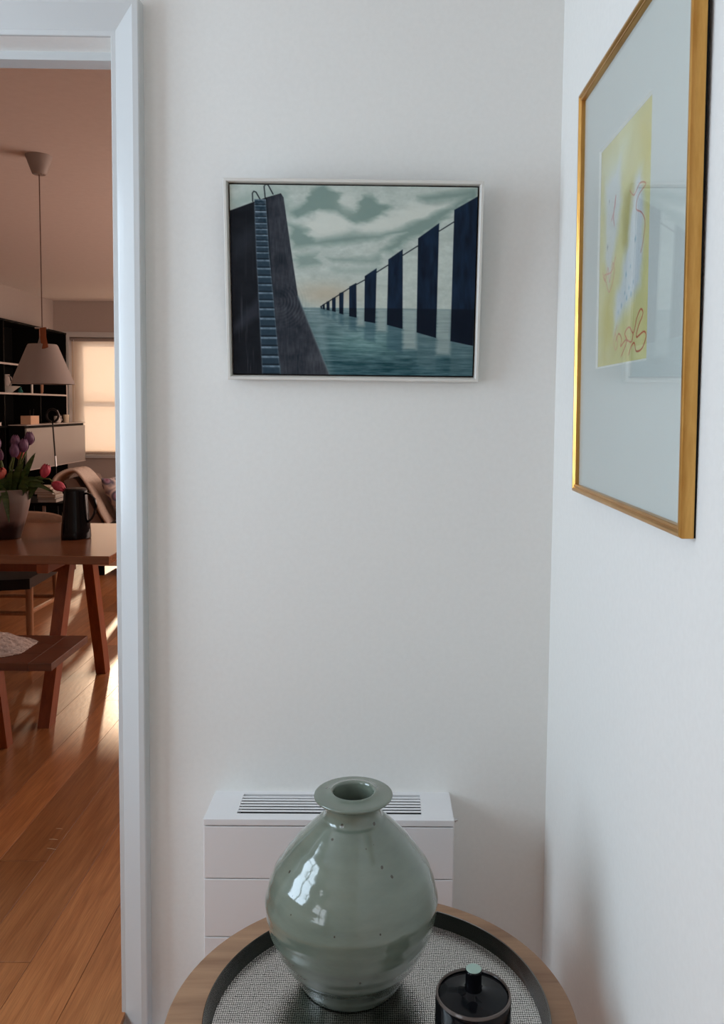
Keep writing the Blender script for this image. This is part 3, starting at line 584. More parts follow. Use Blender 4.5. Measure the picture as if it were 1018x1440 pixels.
bn = thing('bench', 'low reddish wooden bench with a sheepskin on it before the dining table', 'bench', (-2.1, 3.22, 0))
bx0, bx1, by0, by1, bz = -3.1, -1.205, 3.035, 3.415, .45
for k in range(3):
    ww = (by1-by0)/3
    obj('plank', MB().box(bx0, bx1-.085, by0+k*ww+.0005, by0+(k+1)*ww-.0005, bz-.028, bz, .0007), M['bench_wood'], bn)
obj('end_board', MB().box(bx1-.0845, bx1, by0, by1, bz-.028, bz, .0014), M['bench_wood'], bn)
for xt in (-1.535, -2.85):
    obj('cross_rail', MB().box(xt-.02, xt+.02, 3.06, 3.39, bz-.066, bz-.0285, .002), M['leg_wood'], bn)
    obj('leg', MB().bar((xt, 3.06, 0), (xt, 3.165, bz-.03), .044, .055), M['leg_wood'], bn)
    obj('leg', MB().bar((xt, 3.375, 0), (xt, 3.285, bz-.03), .044, .055), M['leg_wood'], bn)

ch = thing('dining_chair', 'light wooden dining chair with black leather seat on the far side of the table', 'chair', (-2.10, 4.56, 0))
cx0, cx1, cy0, cy1 = -2.345, -1.835, 4.33, 4.76
SZ = .492
seat = bmesh.new(); bmesh.ops.create_grid(seat, x_segments=14, y_segments=12, size=.5)
for v in seat.verts:
    fx, fy = v.co.x*2, v.co.y*2; v.co = Vector(((cx0+cx1)/2+v.co.x*(.545-.05*(v.co.y+.5)), (cy0+cy1)/2+v.co.y*.46, SZ-.022*(1-fx*fx)*(1-.6*fy*fy)+.004*fx*fx))
geo = bmesh.ops.extrude_face_region(seat, geom=list(seat.faces))
for v in [g for g in geo['geom'] if isinstance(g, bmesh.types.BMVert)]: v.co.z -= .055
obj('seat', MB().bm(seat), M['leather'], ch)
obj('leg', MB().tube([(cx1+.0, cy0+.02, 0), (cx1, cy0+.02, .25), (cx1, cy0+.02, .445)], [.013, .0185, .019], 14), M['chair_wood'], ch)
obj('leg', MB().tube([(cx0, cy0+.02, 0), (cx0, cy0+.02, .25), (cx0, cy0+.02, .445)], [.013, .0185, .019], 14), M['chair_wood'], ch)
obj('leg', MB().tube([(cx1-.025, cy1+.03, 0), (cx1-.02, cy1-.01, .45), (cx1-.01, cy1+.05, .69)], [.013, .018, .014], 14), M['chair_wood'], ch)
obj('leg', MB().tube([(cx0+.025, cy1+.03, 0), (cx0+.02, cy1-.01, .45), (cx0+.01, cy1+.05, .69)], [.013, .018, .014], 14), M['chair_wood'], ch)
for yy, xa, xb, zz in ((cy0+.02, cx0, cx1, .452), (cy0+.02, cx0, cx1, .305), (cy1, cx0+.02, cx1-.02, .452), (cy1+.01, cx0+.02, cx1-.02, .30)):
    obj('rail', MB().tube([(xa, yy, zz), (xb, yy, zz)], .012, 10), M['chair_wood'], ch)
for xa in (cx0, cx1):
    s_ = 1 if xa == cx0 else -1
    obj('rail', MB().tube([(xa, cy0+.02, .452), (xa+.02*s_, cy1, .452)], .013, 10), M['chair_wood'], ch)
    obj('rail', MB().tube([(xa, cy0+.02, .31), (xa+.022*s_, cy1, .29)], .0125, 10), M['chair_wood'], ch)
pts = [(-2.055+.285*math.sin(a), 4.665+.17*math.cos(a), .715+.02*math.cos(a)) for a in np.linspace(-1.75, 1.75, 25)]
obj('backrest', MB().tube(pts, [.016+.012*math.cos(t*1.4) for t in np.linspace(-1, 1, 25)], 12, flat=(1.7, .6)), M['pale_wood'], ch)

# sheepskin draped on the bench
sh = bmesh.new(); bmesh.ops.create_grid(sh, x_segments=110, y_segments=60, size=.5)
for v in sh.verts:
    u, t = v.co.x*2, v.co.y*2; r = (abs(u)**2.6+abs(t)**2.6)
    x = -1.74+u*.375; y = 3.235+t*(.175-.035*max(0, u))
    edge = max(0, 1-r)**.45
    h = .012+.05*edge+.022*edge*noise.noise(Vector((x*7, y*8, 0)))
    d = noise.noise(Vector((x*38, y*38, 3)))*.008*edge+noise.noise(Vector((x*90, y*90, 5)))*.005*edge
    v.co = Vector((x+.006*noise.noise(Vector((x*60, y*60, 1))), y+.006*noise.noise(Vector((x*60, y*60, 9))), bz+.002+h*edge+d+.030*max(0, 1-abs(u+.35)*2)*edge))
geo = bmesh.ops.extrude_face_region(sh, geom=list(sh.faces))
for v in [g for g in geo['geom'] if isinstance(g, bmesh.types.BMVert)]: v.co.z = bz+.001
# trim the corners of the grid into a pelt outline
dead = [f for f in sh.faces if (abs((f.calc_center_median().x+1.74)/.375)**2.6+abs((f.calc_center_median().y-3.235)/.175)**2.6) > 1.12]
bmesh.ops.delete(sh, geom=dead, context='FACES')
tag(obj('sheepskin', MB().bm(sh), M['sheep'], loc=(-1.74, 3.235, bz), ang=2), 'fluffy grey beige sheepskin lying on the wooden bench', 'sheepskin')

# ------------------------------------------------------------------ pendant lamp
PX, PY = -1.684, 4.2
pl = thing('pendant_lamp', 'white cone pendant lamp hanging by leather straps above the dining table', 'lamp', (PX, PY, 1.495))
obj('shade', MB().lathe([(.1475, 1.495), (.1485, 1.4955), (.0715, 1.683), (.066, 1.690), (.02, 1.6915), (.02, 1.689), (.065, 1.6872), (.0700, 1.681)], (PX, PY, 0), 72), M['shade'], pl)
for s_ in (-1, 1):
    yy = PY + s_*.0
    strap = [(PX+s_*.012, PY-.022*1, 1.770), (PX+s_*.020, PY-.04, 1.72), (PX+s_*.03+.012, PY-.0735, 1.668)] if s_ > 0 else [(PX-.012, PY-.005, 1.770), (PX-.022, PY+.02, 1.72), (PX-.030, PY+.063, 1.685)]
    sp = obj('strap', MB().tube(strap, .015, 8, flat=(1, .18)) if s_ > 0 else MB().tube(strap, .013, 8, flat=(1, .18)), M['tan'], pl)
obj('strap_pin', MB().tube([(PX-.03, PY-.014, 1.768), (PX+.03, PY-.014, 1.768)], .004, 8), M['steel'], pl)
obj('socket', MB().lathe([(0, 1.60), (.022, 1.60), (.022, 1.695), (.012, 1.73), (0, 1.735)], (PX, PY, 0), 20), M['shade'], pl)
obj('bulb', MB().lathe([(0, 1.53), (.02, 1.535), (.03, 1.555), (.026, 1.58), (.014, 1.60), (0, 1.6)], (PX, PY, 0), 20), M['paper'], pl)
obj('cord', MB().tube([(PX, PY, 1.73), (PX-.001, PY, 2.1), (PX-.002, PY, 2.52)], .003, 8), M['cord'], pl)
cn = obj('ceiling_rose', MB().lathe([(0, 2.510), (.029, 2.510), (.033, 2.514), (.063, 2.594), (.063, 2.6), (0, 2.6)], (PX-.002, PY, 0), 48), M['shade'], pl)
for s_ in (-1, 1): obj('screw', MB().lathe([(0, 2.507), (.004, 2.507), (.004, 2.512)], (PX-.002+s_*.018, PY-.012, 0), 10), M['steel'], cn)

# ------------------------------------------------------------------ on the dining table
jc = (-1.482, 4.062)
M['jug'] = mat('black_jug_gloss', (.004, .004, .005), .10, spec=.25)
cf = thing('thermos_jug', 'tall black glossy jug with a loop handle on the dining table', 'jug', (*jc, tz))
obj('body', MB().lathe([(0, tz), (.066, tz), (.069, tz+.004), (.0695, tz+.012), (.0665, tz+.06), (.061, tz+.13), (.0565, tz+.19), (.0545, tz+.225), (.054, tz+.232), (0, tz+.232)], (*jc, 0), 56), M['jug'], cf)
obj('lid', MB().lathe([(0, tz+.231), (.052, tz+.231), (.0525, tz+.237), (.049, tz+.243), (0, tz+.245)], (*jc, 0), 48), M['leather'], cf)
hp = [(jc[0]+.050, jc[1]-.01, tz+.220), (jc[0]+.078, jc[1]-.018, tz+.216), (jc[0]+.100, jc[1]-.022, tz+.190), (jc[0]+.1055, jc[1]-.023, tz+.160), (jc[0]+.098, jc[1]-.022, tz+.125), (jc[0]+.082, jc[1]-.018, tz+.098), (jc[0]+.062, jc[1]-.014, tz+.080)]
obj('handle', MB().tube(catmull([(p[0], p[2]) for p in hp], 1) and hp, .0065, 10, flat=(.8, 1.3)), M['jug'], cf)
obj('spout', MB().lathe([(0, 0), (.013, 0), (.016, .02), (0, .02)], (jc[0]-.049, jc[1], tz+.216), 16), M['jug'], cf)
vc = (-1.815, 4.045)
Mtv = mat('two_tone_pot_glaze', (.3, .3, .3), .35)
tcx = nd(Mtv, 'ShaderNodeTexCoord'); sx = nd(Mtv, 'ShaderNodeSeparateXYZ'); lk(Mtv, tcx, 'Object', sx, 0); nz = nd(Mtv, 'ShaderNodeTexNoise', Scale=22, Detail=4); lk(Mtv, tcx, 'Object', nz, 'Vector')
ad = nd(Mtv, 'ShaderNodeMath', _operation='MULTIPLY_ADD'); lk(Mtv, nz, 'Fac', ad, 0); ad.inputs[1].default_value = .05; lk(Mtv, sx, 'Z', ad, 2)
rr = nd(Mtv, 'ShaderNodeValToRGB'); e = rr.color_ramp.elements; e[0].position = .085; e[0].color = (*srgb(44, 24, 22), 1); e[1].position = .12; e[1].color = (*srgb(128, 104, 98), 1); x_ = e.new(.22); x_.color = (*srgb(150, 138, 132), 1)
lk(Mtv, ad, 0, rr, 'Fac'); lk(Mtv, rr, 'Color', bsdf(Mtv), 'Base Color')
tag(obj('flower_vase', MB().lathe([(0, 0), (.064, 0), (.068, .004), (.082, .05), (.099, .11), (.112, .17), (.119, .225), (.1205, .238), (.117, .241), (.113, .236), (.10, .15), (.07, .02), (0, .015)], (*vc, tz), 64), Mtv, loc=(*vc, tz)), 'grey stoneware flower vase with a dark brown foot full of tulips', 'vase')
Mst = mat('tulip_stem_green', srgb(86, 104, 52), .5); Mlf = noisy(mat('tulip_leaf_green', srgb(66, 88, 42), .45), srgb(52, 74, 34), srgb(84, 106, 54), (4, 4, 20), 4)[0]
def petal_mat(n, a, b_): return noisy(mat(n, a, .5), a, b_, (20, 20, 6), 3)[0]
Mpu = petal_mat('purple_tulip_petal', srgb(92, 58, 92), srgb(126, 88, 122)); Mpk = petal_mat('pink_tulip_petal', srgb(176, 44, 72), srgb(206, 84, 104)); Mor = petal_mat('coral_tulip_petal', srgb(186, 82, 74), srgb(216, 118, 104))
def blossom(c, r, h, tilt_, op, mbx=None):
    mb = MB(); T = Matrix.Translation(c) @ Matrix.Rotation(tilt_[0], 4, 'Y') @ Matrix.Rotation(tilt_[1], 4, 'X')
    for k in range(6):
        a0 = k*math.pi/3; rk = r*(1.0 if k % 2 else .9); vs = []; nu, nv_ = 5, 8
        for j in range(nv_):
            t = j/(nv_-1); wid = math.sin(math.pi*(.13+.64*t))**.6*.66; rad_ = rk*(math.sin(math.pi*(.10+(.80-.9*op)*t))**.75)*(1+op*t)
            if t > .9: rad_ *= (1-.12*(t-.9)/.1)
            for i_ in range(nu):
                a = a0+(i_/(nu-1)-.5)*2*wid; vs.append(T @ Vector((rad_*math.cos(a), rad_*math.sin(a), h*t-.004*abs(i_-2)*t)))
        mb.add(vs, [(j*nu+i_, j*nu+i_+1, (j+1)*nu+i_+1, (j+1)*nu+i_) for j in range(nv_-1) for i_ in range(nu-1)])
    return mb
def leaf_mb(base, tip, width, bend):
    base, tip = Vector(base), Vector(tip); d = tip-base; side = d.cross(Vector((.15, -1, .1))).normalized(); mb = MB(); vs = []; n = 11
    for j in range(n):
        t = j/(n-1); p = base+d*t+Vector(bend)*math.sin(math.pi*t)*.5; wv_ = width*math.sin(math.pi*min(1, .12+.88*t))**.7*(1 if t < .99 else .1)
        vs += [p-side*wv_, p+Vector((0, .006, 0)), p+side*wv_]
    mb.add(vs, [(j*3+i_, j*3+i_+1, (j+1)*3+i_+1, (j+1)*3+i_) for j in range(n-1) for i_ in range(2)]); return mb
G = 'tulips in the grey vase'
tul = [((-1.750, 4.02, 1.185), Mpu, 'purple tulip standing upright, left of the tall pair at the bouquet top', (.05, 0), .0),
       ((-1.700, 4.06, 1.200), Mpu, 'topmost purple tulip of the bouquet against the pale cabinet', (.1, .1), .0),
       ((-1.706, 4.00, 1.168), Mpu, 'purple tulip just below the topmost one beside the pale cabinet', (.15, 0), .0),
       ((-1.733, 3.97, 1.145), Mpu, 'purple tulip low between the two tall purple ones', (.0, -.1), .0),
       ((-1.800, 3.98, 1.130), Mpu, 'purple tulip drooping at the left above the coral bloom', (-.3, .2), .0),
       ((-1.845, 4.05, 1.180), Mpu, 'purple tulip cut by the left edge of the photo', (-.25, 0), .0),
       ((-1.765, 4.10, 1.130), Mor, 'small coral red tulip half hidden behind the purple ones', (.2, .3), .05),
       ((-1.792, 3.95, 1.050), Mor, 'open coral pink tulip facing the camera low over the vase rim', (.05, .55), .12),
       ((-1.612, 4.00, 1.050), Mpk, 'bright pink tulip reaching out right above the black jug', (.35, 0), .05),
       ((-1.575, 4.02, 1.022), Mpk, 'drooping pink tulip hanging lowest beside the black jug', (2.1, 0), .03)]
for i_, (c, m, lab, tl_, op) in enumerate(tul):
    c = Vector(c); rt = Vector((vc[0]+random.uniform(-.03, .03), vc[1]+random.uniform(-.03, .03), tz+.05))
    mouth = Vector((vc[0]+(c.x-vc[0])*.42+random.uniform(-.01, .01), vc[1]+(c.y-vc[1])*.4, tz+.235))
    if i_ == 8: mid = [Vector((-1.725, 4.03, 1.01)), Vector((-1.66, 4.01, 1.045))]
    elif i_ == 9: mid = [Vector((-1.72, 4.03, 1.02)), Vector((-1.645, 4.02, 1.045)), Vector((-1.590, 4.02, 1.040))]
    else: mid = [mouth.lerp(c, .5)+Vector((random.uniform(-.015, .015), 0, .01))]
    t = thing('tulip', lab, 'flower', rt, G)
    obj('stem', MB().tube([rt, mouth]+mid+[c+Vector((0, 0, .004))], .0042, 7), Mst, t)
    obj('blossom', blossom(c, .024 if i_ not in (7,) else .032, .066 if i_ != 7 else .048, tl_, op), m, t, ang=1.5)
    lt2 = {0: [(-1.70, 4.0, 1.13)], 1: [(-1.655, 4.02, 1.165), (-1.675, 3.96, 1.10)], 2: [(-1.69, 3.94, 1.12)], 3: [(-1.725, 3.92, 1.09)], 4: [(-1.83, 3.93, 1.05)], 5: [(-1.88, 3.97, 1.07)], 6: [(-1.75, 3.93, 1.03)], 7: [(-1.775, 3.90, .93)], 8: [(-1.60, 3.99, 1.005)], 9: [(-1.665, 3.95, 1.0)]}[i_]
    for L in lt2:
        bs = Vector((mouth.x, mouth.y, tz+.20)); obj('leaf', leaf_mb(bs, L, .016, (0, -.02, .07 if L[2] < 1.06 else .02)), Mlf, t, ang=1.5)
    for q in range(2):
        bs = Vector((mouth.x+random.uniform(-.015, .015), mouth.y+random.uniform(-.02, .01), tz+.19))
        L = bs+Vector((random.uniform(-.02, .06)+(c.x-vc[0])*.25, random.uniform(-.07, .03), random.uniform(.07, .17)))
        obj('leaf', leaf_mb(bs, L, random.uniform(.012, .018), (random.uniform(-.02, .03), -.02, .03)), Mlf, t, ang=1.5)
    if i_ == 7:
        obj('leaf', leaf_mb((-1.785, 3.955, 1.0), (-1.735, 3.905, .845), .015, (.012, -.03, .07)), Mlf, t, ang=1.5)
    if i_ in (8, 9):
        obj('leaf', leaf_mb((-1.735, 4.0, .99), (-1.60+.05*(i_-8), 3.98, 1.025-.05*(i_-8)), .012, (0, -.02, .07)), Mlf, t, ang=1.5)
for k, (tipx, tz2, dy) in enumerate(((-1.714, .905, -.15), )):
    pass

# ------------------------------------------------------------------ wall shelving, cabinet and what stands on it
SX, SB = -3.58, DX0+.001
sf = thing('shelving_unit', 'tall black open wall shelving with pale front edges beside the far window', 'shelf', (-3.73, 8.0, 0))
sy0, sy1 = 5.2, 9.60
obj('back_panel', MB().box(SB, SB+.012, sy0, sy1, .06, 2.19), M['black'], sf)
levels = [2.175, 1.765, 1.482, 1.165, .715, .38, .06]
for k, z in enumerate(levels):
    bd = obj('shelf', MB().box(SB+.012, SX-.003, sy0, sy1, z, z+.018), M['black'], sf)
    obj('edge_strip', MB().box(SX-.003, SX, sy0, sy1, z, z+.018), M['edge'] if k in (1, 2) else M['black'], bd)
for yy, top_, e_ in ((sy1-.018, 2.175, 1), (8.86, 2.175, 0), (8.02, 2.175, 0), (7.2, 2.175, 0), (6.3, 2.175, 0), (sy0, 2.175, 0)):
    u_ = obj('upright', MB().box(SB+.012, SX-.004, yy, yy+.018, .06, top_), M['black'], sf)
    if e_: obj('edge_strip', MB().box(SX-.004, SX-.001, yy, yy+.018, 1.18, 1.765), M['edge'], u_)
cb = thing('wall_cabinet', 'taupe two-door cabinet fixed across the black shelving below the pale box', 'cabinet', (-3.5, 8.9, .76))
cy0_, cy1_, cX, cz0, cz1 = 8.08, 9.655, -3.405, .765, 1.183
obj('carcass', MB().box(SX+.002, cX-.018, cy0_, cy1_, cz0, cz1, .002), M['black'], cb)
mid_ = 8.72
for a_, b_ in ((cy0_, mid_-.0015), (mid_+.0015, cy1_)): obj('door', MB().box(cX-.0175, cX, a_, b_, cz0-.004, cz1-.026, .0012), M['cab'], cb)
obj('top_board', MB().box(SX+.002, cX+.004, cy0_-.004, cy1_+.003, cz1+.0005, cz1+.0085), M['edge'], cb)
obj('bottom_edge', MB().box(SX+.002, cX+.003, cy0_, cy1_, cz0-.014, cz0-.0045), M['edge'], cb)
ct = cz1+.0085
Mred = mat('red_cloth', srgb(150, 30, 40), .7); Mbox = mat('peach_box_card', srgb(226, 184, 152), .6); Mbr = mat('brown_wooden_pot', srgb(130, 78, 44), .5); Mwc = mat('white_ceramic', (.7, .66, .6), .3); Mcc = mat('cream_ceramic', (.72, .62, .46), .35); Mteal = mat('teal_glaze', srgb(30, 96, 90), .3)
def box_thing(): 
    t = thing('storage_box', 'small peach coloured box on the left end of the taupe cabinet', 'box', (-3.48, 8.33, ct)); 
    obj('body', MB().box(-3.53, -3.43, 8.24, 8.44, ct, ct+.085, .003), Mbox, t); obj('pen', MB().tube([(-3.48, 8.34, ct+.02), (-3.46, 8.30, ct+.14)], .004, 6).tube([(-3.48, 8.40, ct+.02), (-3.49, 8.46, ct+.15)], .004, 6), M['leather'], t)
    return t
bt = box_thing()
# the box is open: replace the pens by items resting inside is not needed, they stand in its slot
cupp = [(0, 0), (.026, 0), (.034, .01), (.038, .05), (.037, .075), (.034, .075), (.033, .05), (.028, .012), (0, .01)]
tag(obj('cup', MB().lathe(cupp, (-3.47, 9.02, ct), 28), Mwc, loc=(-3.47, 9.02, ct)), 'white round cup on the cabinet top beside the cream beaker', 'cup')
tag(obj('beaker', MB().lathe([(0, 0), (.026, 0), (.028, .004), (.033, .088), (.030, .088), (.026, .01), (0, .008)], (-3.46, 9.23, ct), 28), Mcc, loc=(-3.46, 9.23, ct)), 'cream tapered beaker at the window end of the cabinet top', 'beaker')
tag(obj('tumbler', MB().lathe([(0, 0), (.028, 0), (.030, .004), (.032, .085), (.029, .085), (.026, .01), (0, .008)], (-3.50, 9.13, ct), 28), M['upholstery'], loc=(-3.50, 9.13, ct)), 'dark tumbler between white cup and cream beaker', 'tumbler')
sh2 = 1.5006
tag(obj('wooden_pot', MB().lathe([(0, 0), (.052, 0), (.06, .02), (.062, .10), (.060, .135), (.055, .135), (.055, .02), (0, .015)], (-3.66, 8.97, sh2), 32), Mbr, loc=(-3.66, 8.97, sh2)), 'round brown wooden pot on the shelf seen under the lampshade', 'pot')
tag(obj('candle', MB().lathe([(0, 0), (.012, 0), (.012, .11), (.004, .118), (0, .118)], (-3.63, 8.76, sh2), 16), Mwc, loc=(-3.63, 8.76, sh2)), 'thin white candle left of the brown wooden pot', 'candle')
tag(obj('shallow_bowl', MB().lathe([(0, 0), (.05, 0), (.055, .006), (.10, .042), (.128, .062), (.124, .064), (.09, .045), (.04, .014), (0, .012)], (-3.70, 8.33, sh2), 40), Mwc, loc=(-3.70, 8.33, sh2)), 'pale shallow bowl on the middle shelf left of the lampshade', 'bowl')
fj = thing('ceramic_jug', 'grey ceramic jug standing inside the pale shallow bowl', 'jug', (-3.70, 8.33, sh2+.013))
obj('body', MB().lathe([(0, 0), (.03, 0), (.042, .03), (.045, .07), (.032, .12), (.028, .15), (.033, .165), (.028, .165), (.022, .14), (0, .02)], (-3.70, 8.33, sh2+.0135), 28), M['edge'], fj)
obj('handle', MB().tube([(-3.67, 8.315, sh2+.165), (-3.645, 8.305, sh2+.155), (-3.632, 8.30, sh2+.12), (-3.645, 8.305, sh2+.08), (-3.658, 8.312, sh2+.07)], .005, 8), M['edge'], fj)
tag(obj('ornament', MB().lathe([(0, 0), (.02, 0), (.026, .014), (.018, .03), (.010, .04), (.014, .05), (.008, .06), (0, .062)], (-3.62, 8.46, sh2), 20), Mteal, loc=(-3.62, 8.46, sh2)), 'tiny teal glazed ornament between the bowl and the brown pot', 'ornament')
sh1 = 1.7836
tag(obj('glass_bowl', MB().lathe([(0, 0), (.05, 0), (.062, .02), (.085, .11), (.092, .15), (.088, .15), (.078, .10), (.055, .02), (0, .015)], (-3.68, 9.10, sh1), 36), M['edge'], loc=(-3.68, 9.10, sh1)), 'pale patterned bowl on the top shelf behind the lamp strap', 'bowl')
def book(name, lab, x0, x1, y0, y1, z0, z1, m, g, flat=True):
    t = thing(name, lab, 'book', ((x0+x1)/2, (y0+y1)/2, z0), g)
    th = .0025
    if flat:
        obj('cover', MB().box(x0, x1, y0, y1, z0, z0+th).box(x0, x1, y0, y1, z1-th, z1).box(x0, x0+th, y0, y1, z0+th, z1-th), m, t)
        obj('pages', MB().box(x0+th+.0002, x1-.004, y0+.004, y1-.004, z0+th+.0002, z1-th-.0002), M['paper'], t)
    else:
        obj('cover', MB().box(x0, x1, y0, y0+th, z0, z1).box(x0, x1, y1-th, y1, z0, z1).box(x1-th, x1, y0+th, y1-th, z0, z1), m, t)
        obj('pages', MB().box(x0+.004, x1-th-.0002, y0+th+.0002, y1-th-.0002, z0+.003, z1-.004), M['paper'], t)
def colm(n, *c): return mat(n, srgb(*c), .55)
bm_ = [colm('book_grey', 150, 138, 134), colm('book_white', 214, 200, 192), colm('book_black', 30, 26, 26), colm('book_peach', 220, 176, 150), colm('book_slate', 92, 90, 98), colm('book_cream', 226, 210, 190)]
z = 1.1838; ords = ['lowest', 'second from bottom', 'middle', 'second from top', 'topmost']
for k, (hh, mi, xs) in enumerate(((.035, 0, .02), (.028, 4, .0), (.032, 3, -.01), (.024, 1, -.02), (.030, 0, -.03))):
    book('book', f'{ords[k]} flat book of the pile on the shelf left of the peach box', -3.84, -3.60+xs*.6, 7.42, 7.94+xs*1.4, z, z+hh, bm_[mi], 'pile of books on the black shelf'); z += hh+.0006
for k in range(2):
    book('book', ['tall peach upright book on the top shelf nearest the frame edge', 'tall dark upright book beside the peach one on the top shelf'][k], -3.84, -3.60, 7.86+k*.045, 7.895+k*.045, sh1, sh1+.30-k*.03, bm_[3-k], 'upright books on the top shelf', flat=False)
# low black table with a pile of books and its pale legs
lt3 = thing('low_table', 'low black side table with slim pale legs carrying a book pile', 'table', (-3.0, 7.6, 0))
obj('tabletop', MB().box(-3.30, -2.72, 7.35, 7.90, .505, .53, .002), M['black'], lt3)
for xx, yy in ((-3.27, 7.38), (-2.97, 7.38), (-2.75, 7.38), (-3.27, 7.87), (-2.75, 7.87)): obj('leg', MB().box(xx-.011, xx+.011, yy-.011, yy+.011, 0, .505), M['edge'] if yy < 7.5 and xx < -2.8 else M['black'], lt3)
z = .5305; ords6 = ['lowest', 'second lowest', 'third lowest', 'third highest', 'second highest', 'topmost']
for k, (hh, mi, dx) in enumerate(((.028, 1, .03), (.016, 4, .02), (.024, 5, .025), (.018, 0, .0), (.026, 1, .005), (.020, 5, -.02))):
    book('book', f'{ords6[k]} book of the pile on the low black table behind the tulips', -3.06+dx, -2.90+dx, 7.40, 7.62, z, z+hh, bm_[mi], 'pile of books on the low black table'); z += hh+.0005
tag(obj('red_candle', MB().lathe([(0, 0), (.02, 0), (.02, .05), (.008, .09), (0, .095)], (-2.88, 7.28, .0005), 16), Mred, loc=(-2.88, 7.28, 0)), 'small red candle on the floor beside the low black table', 'candle')

# slim black reading lamp before the cabinet
rx, ry = -3.10, 8.05
rl = thing('reading_lamp', 'slim black standing reading lamp with a ring head before the cabinet', 'lamp', (rx, ry, 0))
obj('base', MB().lathe([(0, 0), (.11, 0), (.11, .012), (.02, .018), (0, .018)], (rx, ry, 0), 40), M['leather'], rl)
obj('pole', MB().tube([(rx, ry, .015), (rx-.02, ry, .8), (rx-.045, ry, 1.22)], .007, 10), M['leather'], rl)
obj('joint', MB().tube([(rx-.019, ry, .80), (rx-.024, ry, .90)], .0105, 12), M['steel'], rl)
ring = [(rx-.045+.055*math.sin(a), ry, 1.285-.06*math.cos(a)) for a in np.linspace(0, 2*math.pi*.97, 30)]
obj('ring_head', MB().tube(ring, .011, 8), M['leather'], rl)
obj('switch_arm', MB().tube([(rx-.0, ry, 1.335), (rx+.045, ry, 1.24)], .006, 8), M['steel'], rl)

# ------------------------------------------------------------------ armchair with throw and cushion
ac = thing('lounge_chair', 'dark lounge chair with reclined back below the far window', 'armchair', (-2.2, 7.1, 0))
ay0_, ay1_ = 6.82, 7.42
obj('seat', MB().box(-2.42, -1.72, ay0_, ay1_, .16, .415, .03), M['upholstery'], ac)
back = [(-2.36, .40), (-2.25, .44), (-2.50, .82), (-2.54, .835), (-2.60, .80)]
obj('backrest', MB().prism([(-2.40, .36), (-2.26, .40), (-2.49, .79), (-2.52, .80), (-2.585, .775)], ay0_+.01, ay1_-.01, 'y'), M['upholstery_tan'], ac)
obj('arm', MB().box(-2.34, -1.75, ay1_-.06, ay1_, .416, .52, .02), M['upholstery'], ac)
obj('base', MB().box(-2.36, -1.80, ay0_-.02, ay1_, .085, .135, .004), M['pale_wood'], ac)
for xx in (-2.30, -1.86):
    for yy in (ay0_+.02, ay1_-.06): obj('leg', MB().box(xx-.02, xx+.02, yy-.0, yy+.04, 0, .085), M['black'], ac)
# throw: a thick sheet following the back, over the top and hanging behind
path = catmull([(-2.225, .425), (-2.30, .56), (-2.40, .73), (-2.475, .822), (-2.525, .842), (-2.60, .815), (-2.645, .775), (-2.66, .72)], 5)
th = MB(); ny = 14; vs = []
for (px_, pz_) in path:
    for j in range(ny):
        t = j/(ny-1); y = 6.80+.36*t
        wv_ = .012*math.sin(t*17+pz_*9)+.008*math.sin(t*31+px_*12)
        vs.append((px_+wv_*.6, y+.01*math.sin(pz_*22), pz_+wv_*.7+.006))
n_p = len(path); fs = [(i*ny+j, i*ny+j+1, (i+1)*ny+j+1, (i+1)*ny+j) for i in range(n_p-1) for j in range(ny-1)]
th.add(vs, fs); thr = obj('wool_throw', th, M['throw'], loc=(-2.45, 6.98, .5), ang=2)
sm = thr.modifiers.new('thickness', 'SOLIDIFY'); sm.thickness = .022; sm.offset = 1
tag(thr, 'cream woollen throw folded over the lounge chair back', 'throw')
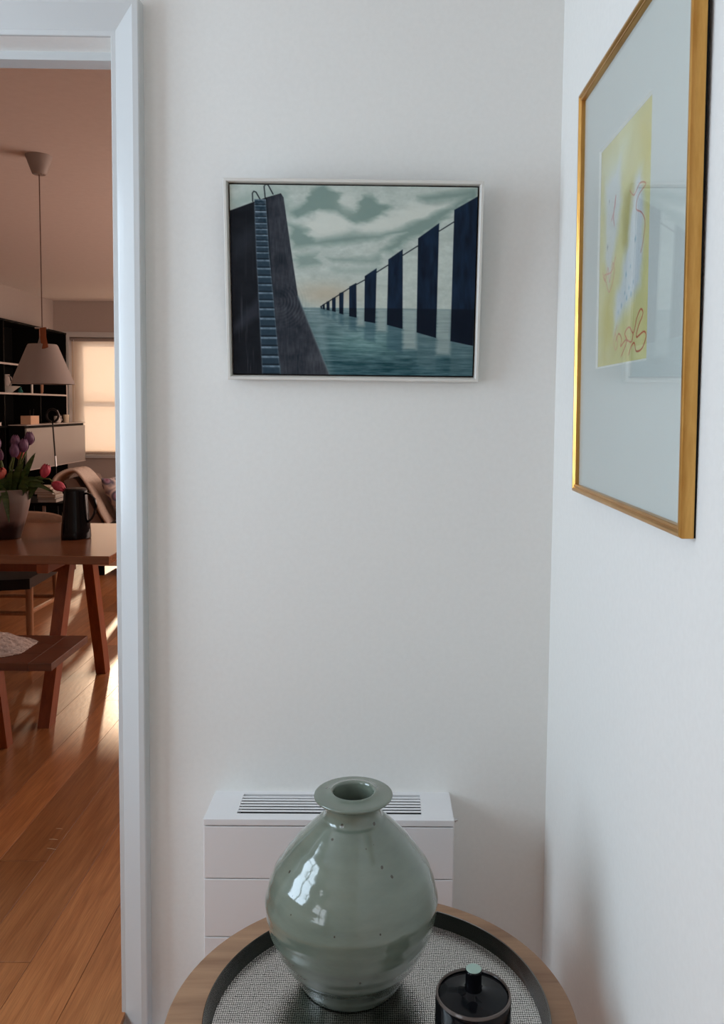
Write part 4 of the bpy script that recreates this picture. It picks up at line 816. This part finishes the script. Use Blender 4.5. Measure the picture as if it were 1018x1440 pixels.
# patterned cushion leaning against the back
cu = bmesh.new(); bmesh.ops.create_grid(cu, x_segments=16, y_segments=16, size=.5)
for v in cu.verts:
    u, t = v.co.x*2, v.co.y*2; pin = 1-.09*(1-u*u)*abs(t)**4-.09*(1-t*t)*abs(u)**4
    v.co = Vector((u*.21*pin, t*.21*pin, .065*((1-u**4)*(1-t**4))**.5))
geo = bmesh.ops.extrude_face_region(cu, geom=list(cu.faces))
for v in [g for g in geo['geom'] if isinstance(g, bmesh.types.BMVert)]: v.co.z *= -1
bmesh.ops.remove_doubles(cu, verts=cu.verts, dist=.0008)
lean = Matrix.Translation((-2.165, 7.0, .622)) @ Matrix.Rotation(math.radians(60), 4, 'Y')
for v in cu.verts: v.co = lean @ v.co
Mcu = mat('patterned_cushion_cloth', (.5, .45, .45), .8)
mpc = coords(Mcu, (9, 9, 9)); vo = nd(Mcu, 'ShaderNodeTexVoronoi', Scale=1.3); lk(Mcu, mpc, 0, vo, 'Vector')
rcu = nd(Mcu, 'ShaderNodeValToRGB'); e = rcu.color_ramp.elements; e[0].position = 0; e[0].color = (*srgb(120, 60, 84), 1); e[1].position = 1; e[1].color = (*srgb(196, 182, 186), 1)
for p_, c_ in ((.22, (150, 120, 140)), (.42, (78, 78, 96)), (.6, (200, 184, 178)), (.8, (120, 110, 122))): q_ = e.new(p_); q_.color = (*srgb(*c_), 1)
lk(Mcu, vo, 'Distance', rcu, 'Fac'); lk(Mcu, rcu, 'Color', bsdf(Mcu), 'Base Color')
tag(obj('cushion', MB().bm(cu), Mcu, loc=(-2.165, 7.0, .45), ang=2), 'patterned cushion leaning against the lounge chair back beside the throw', 'cushion')

# three short pale marks on the floorboards, modelled as thin slivers
Msl = mat('pale_sliver_tone', srgb(216, 190, 156), .5)
for (x0_, y0_, x1_, y1_), w_ in zip(((-1.0654, 2.7007, -1.0436, 2.6986), (-1.0617, 2.6321, -1.0336, 2.6302), (-1.0469, 2.5775, -1.0147, 2.5693), ), ('farthest', 'middle', 'nearest')):
    tag(obj('pale_sliver', MB().tube([(x0_, y0_, .0009), ((x0_+x1_)/2, (y0_+y1_)/2+.001, .0011), (x1_, y1_, .0009)], [.0005, .0009, .0005], 6), Msl, loc=(x0_, y0_, 0)), f'thin pale sliver on the oak floorboards, {w_} of three', 'fleck', 'pale slivers on the floor')
